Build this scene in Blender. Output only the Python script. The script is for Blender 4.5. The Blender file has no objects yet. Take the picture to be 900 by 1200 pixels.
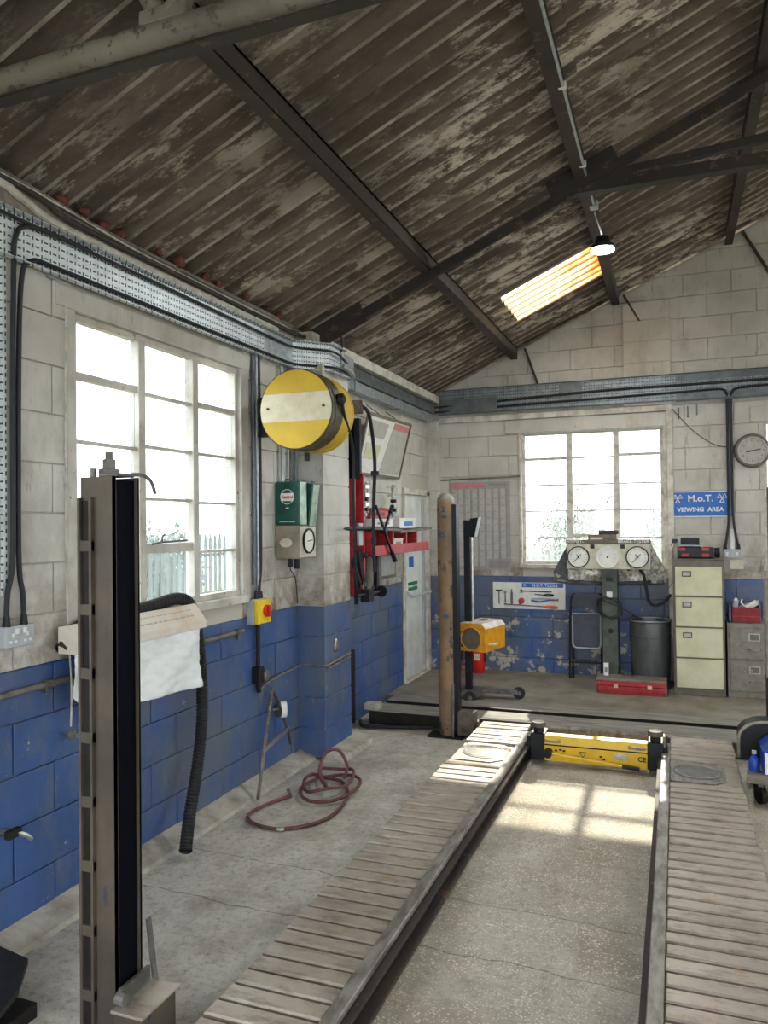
import bpy, math, random
from mathutils import Vector, Matrix, noise as mnoise

random.seed(7)
sc = bpy.context.scene
col = sc.collection

# ------------------------------------------------------------------ camera
CAM = Vector((0.0, 0.0, 1.7))
F_PX, YAW, PITCH, ROLL = 906.03, 0.360656, 0.013865, -0.011553
fw = Vector((-math.sin(YAW) * math.cos(PITCH), math.cos(YAW) * math.cos(PITCH), math.sin(PITCH)))
rt = Vector((math.cos(YAW), math.sin(YAW), 0))
up = rt.cross(fw)
r2 = rt * math.cos(ROLL) + up * math.sin(ROLL)
u2 = up * math.cos(ROLL) - rt * math.sin(ROLL)
cam_d = bpy.data.cameras.new('camera')
cam_d.sensor_fit = 'AUTO'
cam_d.sensor_width = 36.0
cam_d.lens = F_PX * 36.0 / 1200.0
cam_d.clip_start = 0.05
cam = bpy.data.objects.new('camera', cam_d)
cam.matrix_world = Matrix(((r2.x, u2.x, -fw.x, CAM.x), (r2.y, u2.y, -fw.y, CAM.y), (r2.z, u2.z, -fw.z, CAM.z), (0, 0, 0, 1)))
col.objects.link(cam)
sc.camera = cam

# ------------------------------------------------------------------ sky, sun, exposure
SKY = 2.6
SUN = 4.4
EXPOSURE = 1.33
wd = bpy.data.worlds.new('world')
sc.world = wd
wd.use_nodes = True
bgn = wd.node_tree.nodes['Background']
bgn.inputs['Color'].default_value = (0.88, 0.95, 1.0, 1)
bgn.inputs['Strength'].default_value = SKY
sun_d = bpy.data.lights.new('sun', 'SUN')
sun_d.energy = SUN
sun_d.angle = math.radians(0.8)
sun_d.color = (1.0, 0.90, 0.74)
sun = bpy.data.objects.new('sun', sun_d)
SUN_EL = math.radians(31.8)
sdir = Vector((0.01, -math.cos(SUN_EL), -math.sin(SUN_EL)))
sun.rotation_euler = sdir.to_track_quat('-Z', 'Y').to_euler()
sun.location = (0, 20, 12)
col.objects.link(sun)
vs = sc.view_settings
vs.view_transform = 'Standard'
vs.look = 'None'
vs.exposure = EXPOSURE
vs.gamma = 1.0
vs.use_curve_mapping = False
sc.cycles.max_bounces = 10
sc.cycles.diffuse_bounces = 6
sc.cycles.glossy_bounces = 3
sc.cycles.transparent_max_bounces = 12
sc.cycles.sample_clamp_indirect = 6.0
sc.cycles.use_denoising = True
sc.cycles.caustics_reflective = False
sc.cycles.caustics_refractive = False

# ------------------------------------------------------------------ materials
MATS = {}
def lin(c):
    return tuple((x / 12.92 if x <= 0.04045 else ((x + 0.055) / 1.055) ** 2.4) for x in c)
def rgb(r, g, b):
    return lin((r / 255, g / 255, b / 255)) + (1,)

class NT:
    def __init__(s, name):
        s.m = bpy.data.materials.new(name); s.m.use_nodes = True
        s.t = s.m.node_tree; s.bsdf = s.t.nodes['Principled BSDF']; s.out = s.t.nodes['Material Output']
        MATS[name] = s.m
        g = s.t.nodes.new('ShaderNodeNewGeometry'); s.pos = g.outputs['Position']; s.geo = g
    def n(s, typ, **kw):
        nd = s.t.nodes.new('ShaderNode' + typ)
        for k, v in kw.items(): setattr(nd, k, v)
        return nd
    def link(s, a, b): s.t.links.new(a, b)
    def mapped(s, scale=(1, 1, 1), loc=(0, 0, 0), rot=(0, 0, 0), src=None):
        mp = s.n('Mapping'); mp.inputs['Scale'].default_value = scale; mp.inputs['Location'].default_value = loc
        mp.inputs['Rotation'].default_value = rot
        s.link(src or s.pos, mp.inputs['Vector']); return mp.outputs[0]
    def noise(s, scale=5, detail=6, rough=.6, stretch=None, loc=(0, 0, 0), dist=0.0):
        t = s.n('TexNoise'); t.inputs['Scale'].default_value = scale; t.inputs['Detail'].default_value = detail
        t.inputs['Roughness'].default_value = rough; t.inputs['Distortion'].default_value = dist
        s.link(s.mapped(stretch or (1, 1, 1), loc), t.inputs['Vector']); return t.outputs['Fac']
    def ramp(s, fac, stops):
        r = s.n('ValToRGB'); e = r.color_ramp.elements
        while len(e) < len(stops): e.new(0.5)
        for el, (p, c) in zip(e, stops):
            el.position = p
            el.color = c if isinstance(c, tuple) else (c, c, c, 1)
        s.link(fac, r.inputs[0]); return r.outputs[0]
    def mix(s, fac, a, b, mode='MIX'):
        x = s.n('Mix', data_type='RGBA', blend_type=mode)
        for i, v in ((0, fac), (6, a), (7, b)):
            if isinstance(v, (int, float)): x.inputs[i].default_value = v
            elif isinstance(v, tuple): x.inputs[i].default_value = v
            else: s.link(v, x.inputs[i])
        return x.outputs[2]
    def math(s, op, a, b=None, c=None):
        x = s.n('Math', operation=op)
        for i, v in enumerate((a, b, c)):
            if v is None: continue
            if isinstance(v, (int, float)): x.inputs[i].default_value = v
            else: s.link(v, x.inputs[i])
        return x.outputs[0]
    def xyz(s):
        x = s.n('SeparateXYZ'); s.link(s.pos, x.inputs[0]); return x.outputs
    def bump(s, h, strength=.3, dist=.01):
        b = s.n('Bump'); b.inputs['Strength'].default_value = strength; b.inputs['Distance'].default_value = dist
        s.link(h, b.inputs['Height']); s.link(b.outputs[0], s.bsdf.inputs['Normal'])
    def set(s, color=None, rough=None, metal=None, spec=None):
        for k, v in (('Base Color', color), ('Roughness', rough), ('Metallic', metal), ('Specular IOR Level', spec)):
            if v is None: continue
            if isinstance(v, (int, float, tuple)): s.bsdf.inputs[k].default_value = v
            else: s.link(v, s.bsdf.inputs[k])
        return s.m

def simple(name, c, c2=None, rough=.55, metal=0.0, scale=14, lo=.4, hi=.65, bump=.0, stretch=None, spec=.4):
    s = NT(name)
    if c2 is None: c2 = tuple(x * .72 for x in c[:3]) + (1,)
    f = s.noise(scale, 7, .62, stretch)
    s.set(s.mix(s.ramp(f, [(lo, 0.0), (hi, 1.0)]), c, c2), rough, metal, spec)
    if bump: s.bump(f, bump, .004)
    return s.m

def worn(name, c, under, rough=.5, metal=0.0, amount=.6, scale=9, dirt=None, stretch=None):
    """paint with chips showing the under colour, and a dirt film"""
    s = NT(name)
    base = s.mix(s.ramp(s.noise(3.5, 5), [(.35, 0.0), (.7, 1.0)]), c, dirt or tuple(x * .7 for x in c[:3]) + (1,))
    chips = s.ramp(s.noise(scale, 8, .7, stretch, (3, 1, 7)), [(amount, 0.0), (amount + .04, 1.0)])
    s.set(s.mix(chips, base, under), rough, metal)
    s.bump(chips, .25, .002)
    return s.m

def painted_wall():
    s = NT('painted_blocks')
    x, y, z = s.xyz()
    wob = s.math('MULTIPLY', s.math('SUBTRACT', s.noise(6, 3), .5), .012)
    isblue = s.math('LESS_THAN', s.math('ADD', z, wob), 1.10)
    # white paint: yellowing, grime patches, rubbed brown stains
    w = s.mix(s.ramp(s.noise(1.6, 6), [(.32, 0.0), (.7, 1.0)]), rgb(206, 204, 198), rgb(176, 172, 163))
    w = s.mix(s.ramp(s.noise(2.7, 8, .68, (1, 1, .55), (5, 2, 1)), [(.53, 0.0), (.72, .55)]), w, rgb(124, 112, 98))
    w = s.mix(s.ramp(s.noise(22, 6, .7, (1, 1, .25)), [(.60, 0.0), (.70, .55)]), w, rgb(116, 108, 98))
    low = s.math('SUBTRACT', 1.0, s.math('MULTIPLY', s.math('SUBTRACT', z, 1.1), 1.9))
    lowc = s.n('Clamp'); s.link(low, lowc.inputs[0])
    gr = s.math('MULTIPLY', lowc.outputs[0], s.ramp(s.noise(4.5, 8, .72, None, (9, 4, 2)), [(.40, 0.0), (.58, .9)]))
    w = s.mix(gr, w, rgb(120, 100, 84))
    # blue paint
    b = s.mix(s.ramp(s.noise(2.2, 6), [(.35, 0.0), (.68, 1.0)]), rgb(56, 90, 148), rgb(48, 74, 120))
    b = s.mix(s.ramp(s.noise(3.2, 8, .7, (1, 1, .5), (1, 8, 3)), [(.50, 0.0), (.68, .75)]), b, rgb(104, 106, 110))
    b = s.mix(s.ramp(s.noise(13, 8, .75, None, (4, 4, 4)), [(.645, 0.0), (.665, 1.0)]), b, rgb(182, 178, 168))
    b = s.mix(s.ramp(s.noise(1.15, 9, .72, (1, 1, .8), (6, 3, 9)), [(.42, 0.0), (.60, .78)]), b, rgb(96, 101, 108))
    b = s.mix(s.ramp(s.noise(34, 7, .8, (1, 1, .2), (2, 1, 5)), [(.58, 0.0), (.68, .55)]), b, rgb(110, 106, 100))
    # flaking low on the far wall
    fl = s.math('MULTIPLY', s.math('GREATER_THAN', y, 8.2), s.math('LESS_THAN', z, .78))
    fn = s.math('ADD', s.noise(6.5, 9, .74, None, (2, 6, 1)), s.math('MULTIPLY', s.math('SUBTRACT', .55, z), .10))
    b = s.mix(s.math('MULTIPLY', fl, s.ramp(fn, [(.565, 0.0), (.585, .9)])), b, rgb(186, 178, 160))
    b = s.mix(s.ramp(s.noise(2.0, 7, .7, (1, 1, 1), (7, 7, 1)), [(.62, 0.0), (.70, .55)]), b, rgb(120, 104, 72))
    c = s.mix(isblue, w, b)
    s.set(c, s.mix(isblue, (.75,) * 3 + (1,), (.5,) * 3 + (1,)))
    s.bump(s.math('ADD', s.noise(38, 6, .7), s.math('MULTIPLY', s.noise(9, 4), 1.5)), .35, .006)
    return s.m

def concrete():
    s = NT('concrete_floor')
    x, y, z = s.xyz()
    c = s.mix(s.ramp(s.noise(1.1, 7, .62), [(.34, 0.0), (.66, 1.0)]), rgb(216, 212, 204), rgb(182, 176, 166))
    c = s.mix(s.ramp(s.noise(.7, 8, .7, (1, .6, 1), (3, 3, 0)), [(.52, 0.0), (.70, .55)]), c, rgb(136, 126, 112))
    c = s.mix(s.ramp(s.noise(9, 8, .75), [(.48, 0.0), (.66, .5)]), c, rgb(150, 142, 130))
    lf = s.math('MULTIPLY', s.math('LESS_THAN', x, -1.0), .5)
    c = s.mix(lf, c, rgb(212, 207, 197))  # left floor painted paler to stand in for stronger light there
    c = s.mix(s.ramp(s.noise(1.7, 8, .7, (1, .7, 1), (1, 4, 6)), [(.50, 0.0), (.66, .5)]), c, rgb(122, 113, 100))
    c = s.mix(s.ramp(s.noise(3.3, 9, .75, None, (8, 1, 2)), [(.46, 0.0), (.64, .65)]), c, rgb(146, 138, 126))
    c = s.mix(s.ramp(s.noise(28, 8, .8, None, (2, 9, 2)), [(.50, 0.0), (.64, .6)]), c, rgb(118, 109, 97))
    # exposed aggregate between the runways
    v = s.n('TexVoronoi'); v.inputs['Scale'].default_value = 85; s.link(s.mapped(), v.inputs['Vector'])
    ag = s.math('LESS_THAN', v.outputs['Distance'], s.math('MULTIPLY', s.noise(14, 3), .60))
    inb = s.math('MULTIPLY', s.math('GREATER_THAN', x, -1.0), s.math('LESS_THAN', x, 2.0))
    agf = s.math('MULTIPLY', s.math('MULTIPLY', ag, s.ramp(s.noise(3, 5), [(.34, .3), (.56, 1.0)])), s.math('ADD', s.math('MULTIPLY', inb, .75), .12))
    c = s.mix(s.math('MULTIPLY', inb, .35), c, rgb(168, 152, 130))
    c = s.mix(agf, c, rgb(228, 218, 200))
    sp = s.ramp(s.noise(60, 4, .7, None, (1, 1, 1)), [(.62, 0.0), (.68, .6)])
    c = s.mix(sp, c, rgb(110, 100, 88))
    # two hairline joints across the slab
    wv = s.math('MULTIPLY', s.math('SUBTRACT', s.noise(2.2, 6, .6), .5), .16)
    for y0 in (2.93, 3.34):
        dl = s.math('ABSOLUTE', s.math('SUBTRACT', s.math('ADD', y, s.math('ADD', wv, s.math('MULTIPLY', x, .05))), y0))
        c = s.mix(s.math('MULTIPLY', s.math('LESS_THAN', dl, .0035), .6), c, rgb(96, 88, 78))
    s.set(c, .8, 0, .3)
    s.bump(s.math('SUBTRACT', s.noise(70, 6, .7), s.math('MULTIPLY', v.outputs['Distance'], .5)), .45, .006)
    return s.m

def roof_sheet_mat():
    s = NT('asbestos_sheet')
    st = (.35, 1.3, 1)
    c = s.mix(s.ramp(s.noise(1.4, 7, .65, st), [(.34, 0.0), (.66, 1.0)]), rgb(122, 110, 101), rgb(88, 79, 72))
    c = s.mix(s.ramp(s.noise(6, 8, .7, (.3, 1.6, 1), (2, 5, 0)), [(.46, 0.0), (.66, .65)]), c, rgb(66, 59, 54))
    x, y, z = s.xyz()
    big = s.ramp(s.noise(.55, 4, .6, (1, .7, 1), (4, 1.5, 0)), [(.40, 0.0), (.56, 1.0)])
    fine = s.ramp(s.noise(4.2, 10, .78, (.35, 1.7, 1), (1, 2, 3)), [(.515, 0.0), (.57, 1.0)])
    c = s.mix(s.math('MULTIPLY', big, fine), c, rgb(200, 190, 176))
    fine2 = s.ramp(s.noise(11, 10, .8, (.4, 1.5, 1), (6, 2, 3)), [(.64, 0.0), (.68, .8)])
    c = s.mix(fine2, c, rgb(186, 174, 158))
    # lit rib edges painted as broken pale lines along each corrugation's lowest line
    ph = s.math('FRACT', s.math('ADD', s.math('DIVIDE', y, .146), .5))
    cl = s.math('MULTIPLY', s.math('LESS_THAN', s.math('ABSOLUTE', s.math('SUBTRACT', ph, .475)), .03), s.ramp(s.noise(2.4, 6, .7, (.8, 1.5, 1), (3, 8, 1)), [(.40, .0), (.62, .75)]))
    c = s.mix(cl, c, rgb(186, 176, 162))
    s.set(c, .9, 0, .2)
    s.bump(s.noise(25, 8, .7, (.5, 1, 1)), .25, .006)
    return s.m

def skylight_mat(name='skylight_sheet', plain=False):
    s = NT(name)
    x, y, z = s.xyz()
    st = s.math('ADD', s.math('MULTIPLY', s.math('SUBTRACT', x, -1.43), .45), s.math('MULTIPLY', s.noise(5, 6, .7, (.6, 1.4, 1)), .75))
    c = s.mix(s.ramp(st, [(.56, 0.0), (.80, 1.0)]), rgb(250, 242, 218), rgb(214, 116, 44))
    ph = s.math('ABSOLUTE', s.math('SUBTRACT', s.math('FRACT', s.math('ADD', s.math('DIVIDE', y, .146), .5)), .5))
    c = s.mix(s.ramp(ph, [(.03, .7), (.12, 0.0)]), c, rgb(190, 150, 92))
    if plain: c = s.mix(.0, rgb(240, 238, 226), rgb(240, 238, 226))
    tr = s.n('BsdfTranslucent'); s.link(c, tr.inputs['Color'])
    tp = s.n('BsdfTransparent'); s.link(c, tp.inputs['Color'])
    mx = s.n('MixShader'); mx.inputs[0].default_value = .05 if not plain else .22
    s.link(tr.outputs[0], mx.inputs[1]); s.link(tp.outputs[0], mx.inputs[2])
    s.link(mx.outputs[0], s.out.inputs['Surface'])
    return s.m

def glass_mat():
    s = NT('dirty_glass')
    x, y, z = s.xyz()
    tp = s.n('BsdfTransparent'); tp.inputs['Color'].default_value = (.96, .98, .97, 1)
    gl = s.n('BsdfGlossy'); gl.inputs['Roughness'].default_value = .05
    df = s.n('BsdfTranslucent'); df.inputs['Color'].default_value = (.50, .54, .53, 1)
    streak = s.ramp(s.noise(26, 6, .75, (1, 1, .10)), [(.36, .07), (.70, .34)])
    low = s.math('MULTIPLY', s.math('SUBTRACT', 2.3, z), .85)
    cl = s.n('Clamp'); s.link(low, cl.inputs[0])
    dirt = s.math('MULTIPLY', streak, s.math('ADD', s.math('MULTIPLY', cl.outputs[0], .75), .10))
    m1 = s.n('MixShader'); s.link(dirt, m1.inputs[0]); s.link(tp.outputs[0], m1.inputs[1]); s.link(df.outputs[0], m1.inputs[2])
    m2 = s.n('MixShader'); m2.inputs[0].default_value = .04; s.link(m1.outputs[0], m2.inputs[1]); s.link(gl.outputs[0], m2.inputs[2])
    s.link(m2.outputs[0], s.out.inputs['Surface'])
    return s.m

def tray_mat(name='perforated_galvanised', ca=(228, 236, 240), cb=(200, 209, 214)):
    """galvanised sheet with rows of slots; slots too small to build"""
    s = NT(name)
    x, y, z = s.xyz()
    along = s.math('ADD', s.math('MULTIPLY', y, 1.0), x)          # runs along y on one wall and along x on the other
    def slots(p, sx, px, sz, pz, off, offz):
        u = s.math('ABSOLUTE', s.math('SUBTRACT', s.math('FRACT', s.math('ADD', s.math('DIVIDE', along, px), off)), .5))
        v = s.math('ABSOLUTE', s.math('SUBTRACT', s.math('FRACT', s.math('ADD', s.math('DIVIDE', z, pz), offz)), .5))
        return s.math('MULTIPLY', s.math('LESS_THAN', u, sx / px / 2), s.math('LESS_THAN', v, sz / pz / 2))
    a = slots(s, .021, .050, .0075, .034, 0, 0)
    b = slots(s, .0075, .050, .018, .034, .5, 0)
    holes = s.math('MAXIMUM', a, b)
    g = s.mix(s.ramp(s.noise(18, 5), [(.35, 0.0), (.65, 1.0)]), rgb(*ca), rgb(*cb))
    s.set(s.mix(holes, g, rgb(46, 46, 46)), .42, s.math('MULTIPLY', s.math('SUBTRACT', 1.0, holes), .35))
    return s.m

def slat_mat():
    s = NT('worn_runway_steel')
    c = s.mix(s.ramp(s.noise(2.5, 7, .65), [(.35, 0.0), (.68, 1.0)]), rgb(192, 180, 168), rgb(156, 143, 130))
    c = s.mix(s.ramp(s.noise(16, 8, .72, (.5, 1.5, 1)), [(.50, 0.0), (.66, .6)]), c, rgb(104, 88, 74))
    c = s.mix(s.ramp(s.noise(7, 6, .7, None, (3, 2, 8)), [(.60, 0.0), (.70, .6)]), c, rgb(170, 128, 82))
    s.set(c, s.ramp(s.noise(9, 5), [(.3, .30), (.7, .52)]), .4)
    s.bump(s.noise(45, 5), .2, .003)
    return s.m

M = MATS
painted_wall(); concrete(); roof_sheet_mat(); skylight_mat(); skylight_mat('added_skylight', True); glass_mat(); tray_mat(); tray_mat('perforated_dull', (146, 152, 156), (112, 119, 124)); slat_mat()
simple('mortar', rgb(150, 145, 136), rgb(120, 114, 106), .9, bump=.3)
def mortar():
    s = NT('painted_mortar'); x, y, z = s.xyz()
    c = s.mix(s.math('LESS_THAN', z, 1.10), rgb(186, 180, 170), s.mix(s.ramp(s.noise(8, 6), [(.45, 0.0), (.62, 1.0)]), rgb(46, 72, 126), rgb(120, 116, 108)))
    s.set(c, .85); return s.m
mortar()
simple('far_concrete', rgb(150, 142, 130), rgb(112, 104, 94), .75, scale=3.5, lo=.35, hi=.68, bump=.2)  # dirty slab concrete, darkened further to paint in its backlit shade
simple('beam_brown', rgb(98, 88, 76), rgb(70, 62, 54), .6)
simple('white_trim', rgb(212, 208, 199), rgb(170, 163, 151), .6, scale=9)
simple('white_frame', rgb(204, 201, 193), rgb(150, 144, 133), .6, scale=12, lo=.45, hi=.7)
worn('old_white_frame', rgb(206, 203, 195), rgb(118, 104, 90), .6, amount=.63, scale=16, dirt=rgb(158, 150, 138))
simple('door_paint', rgb(222, 226, 224), rgb(198, 202, 200), .45, scale=4)
worn('roof_steel', rgb(56, 50, 47), rgb(94, 72, 58), .7, amount=.58, scale=12, dirt=rgb(40, 37, 36))
worn('purlin_steel', rgb(70, 56, 48), rgb(100, 76, 60), .75, amount=.6, scale=12, dirt=rgb(46, 41, 40))
worn('pale_pipe_paint', rgb(124, 119, 106), rgb(74, 69, 61), .7, amount=.56, scale=14, dirt=rgb(88, 83, 74))
worn('post_brown', rgb(142, 112, 78), rgb(62, 58, 54), .6, amount=.575, scale=11, dirt=rgb(98, 82, 64), stretch=(1, 1, .5))
worn('old_post_brown', rgb(88, 77, 64), rgb(44, 54, 68), .65, amount=.60, scale=10, dirt=rgb(54, 47, 41), stretch=(1, 1, .4))
simple('cap_grey', rgb(150, 142, 128), rgb(110, 102, 92), .6)
simple('black_steel', rgb(26, 27, 31), rgb(18, 19, 23), .5, spec=.3)
simple('dark_channel', rgb(10, 13, 22), rgb(8, 10, 15), .7, spec=.05)
simple('dark_grease', rgb(40, 36, 34), rgb(26, 24, 23), .65, spec=.2)
simple('grey_steel', rgb(118, 116, 112), rgb(86, 83, 80), .5, .4)
simple('bright_steel', rgb(196, 196, 194), rgb(150, 149, 146), .3, .85)
simple('galvanised', rgb(176, 184, 188), rgb(146, 154, 158), .42, .6, scale=25)
simple('galvanised_dull', rgb(112, 118, 121), rgb(90, 95, 98), .5, .5, scale=8)
simple('rail_steel', rgb(150, 144, 138), rgb(96, 86, 78), .45, .45, scale=20, stretch=(1, .3, 1))
simple('rubber', rgb(30, 30, 32), rgb(42, 41, 42), .65, spec=.3)
simple('cable_black', rgb(34, 36, 42), rgb(26, 27, 31), .5)
simple('cable_grey', rgb(120, 116, 108), rgb(88, 84, 78), .6)
simple('cable_white', rgb(200, 196, 186), rgb(160, 155, 146), .6)
simple('hose_red', rgb(112, 70, 70), rgb(78, 52, 52), .6)
worn('drum_yellow', rgb(214, 178, 40), rgb(120, 100, 44), .5, amount=.70, dirt=rgb(190, 156, 40))
simple('drum_cream', rgb(222, 212, 186), rgb(196, 184, 156), .55, scale=6)
simple('drum_dark', rgb(96, 88, 72), rgb(62, 56, 48), .5, .3)
worn('jack_yellow', rgb(228, 186, 26), rgb(92, 74, 26), .45, amount=.66, scale=8, dirt=rgb(196, 156, 28))
simple('lamp_yellow', rgb(226, 160, 38), rgb(206, 140, 30), .45)
simple('lamp_top', rgb(224, 216, 204), rgb(196, 186, 172), .4)
simple('tin_green', rgb(22, 78, 66), rgb(16, 60, 52), .35)
simple('tin_side', rgb(170, 186, 168), rgb(120, 146, 126), .35, .3, scale=20)
simple('gauge_box', rgb(150, 140, 124), rgb(122, 110, 96), .6, scale=6)
simple('dial_white', rgb(232, 232, 224), rgb(214, 214, 206), .4)
simple('ink', rgb(26, 26, 28), rgb(36, 36, 38), .5)
simple('red_paint', rgb(184, 52, 58), rgb(150, 38, 46), .4)
simple('red_crate', rgb(140, 34, 44), rgb(112, 26, 36), .55)
simple('red_bright', rgb(206, 40, 36), rgb(186, 34, 32), .4)
simple('switch_yellow', rgb(236, 204, 44), rgb(222, 188, 36), .4)
simple('plastic_grey', rgb(176, 182, 186), rgb(160, 166, 170), .45)
simple('plastic_white', rgb(232, 232, 228), rgb(218, 218, 213), .5)
simple('sheet_plastic', rgb(236, 240, 240), rgb(216, 222, 222), .35, scale=6)
simple('cardboard_white', rgb(220, 212, 200), rgb(200, 172, 140), .7, scale=5, lo=.45, hi=.75)
simple('sign_blue', rgb(30, 104, 190), rgb(26, 94, 176), .4)
simple('paper', rgb(226, 226, 222), rgb(210, 210, 205), .8)
simple('paper_dull', rgb(182, 179, 174), rgb(170, 167, 161), .85)
simple('chart_back', rgb(162, 158, 154), rgb(150, 147, 143), .85)
simple('paint_teal', rgb(52, 84, 112), rgb(42, 70, 96), .6)
simple('board_grey', rgb(146, 142, 135), rgb(108, 103, 97), .75, stretch=(.3, 2, 1), scale=10)
simple('paper_grey', rgb(148, 146, 144), rgb(138, 136, 134), .85)
simple('paper_pink', rgb(206, 128, 134), rgb(192, 116, 122), .8)
simple('cabinet_cream', rgb(206, 204, 172), rgb(190, 187, 154), .45, scale=5)
simple('cabinet_brown', rgb(112, 104, 92), rgb(94, 87, 77), .5)
simple('cabinet_grey', rgb(134, 128, 118), rgb(114, 108, 100), .5)
simple('chair_grey', rgb(66, 70, 84), rgb(52, 55, 66), .5)
simple('column_green', rgb(88, 94, 86), rgb(66, 70, 64), .55)
simple('tester_cream', rgb(206, 202, 182), rgb(184, 178, 158), .5)
simple('foil', rgb(214, 211, 200), rgb(138, 133, 122), .4, .35, scale=30, lo=.42, hi=.58, bump=.9)
simple('foil_dark', rgb(112, 115, 120), rgb(82, 84, 88), .45, .4, scale=20)
simple('bin_metal', rgb(112, 116, 116), rgb(80, 82, 82), .42, .55, scale=6, stretch=(1, 1, .3))
simple('blue_plastic', rgb(34, 74, 168), rgb(28, 60, 140), .4)
simple('orange_plastic', rgb(238, 110, 52), rgb(222, 96, 44), .4)
simple('timber_grey', rgb(138, 130, 120), rgb(104, 96, 87), .8, stretch=(.3, 2, 1), scale=10)
simple('kerb_concrete', rgb(186, 180, 168), rgb(140, 132, 120), .85, scale=6, bump=.3)
simple('nest_clay', rgb(112, 66, 54), rgb(80, 48, 42), .85, scale=30)
simple('green_sign', rgb(20, 122, 84), rgb(18, 110, 76), .4)
simple('fence_grey', rgb(84, 92, 88), rgb(68, 75, 71), .6, .2)
simple('grass', rgb(104, 112, 58), rgb(84, 96, 48), .9, scale=2)
simple('leaf_green', rgb(70, 84, 66), rgb(56, 70, 54), .7, scale=3)
simple('leaf_light', rgb(78, 86, 46), rgb(62, 72, 40), .7, scale=3)
simple('blossom', rgb(116, 56, 62), rgb(100, 44, 54), .7, scale=3)
simple('bark', rgb(84, 72, 60), rgb(62, 54, 46), .9)
simple('tarmac', rgb(150, 148, 140), rgb(120, 118, 112), .9)

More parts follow.
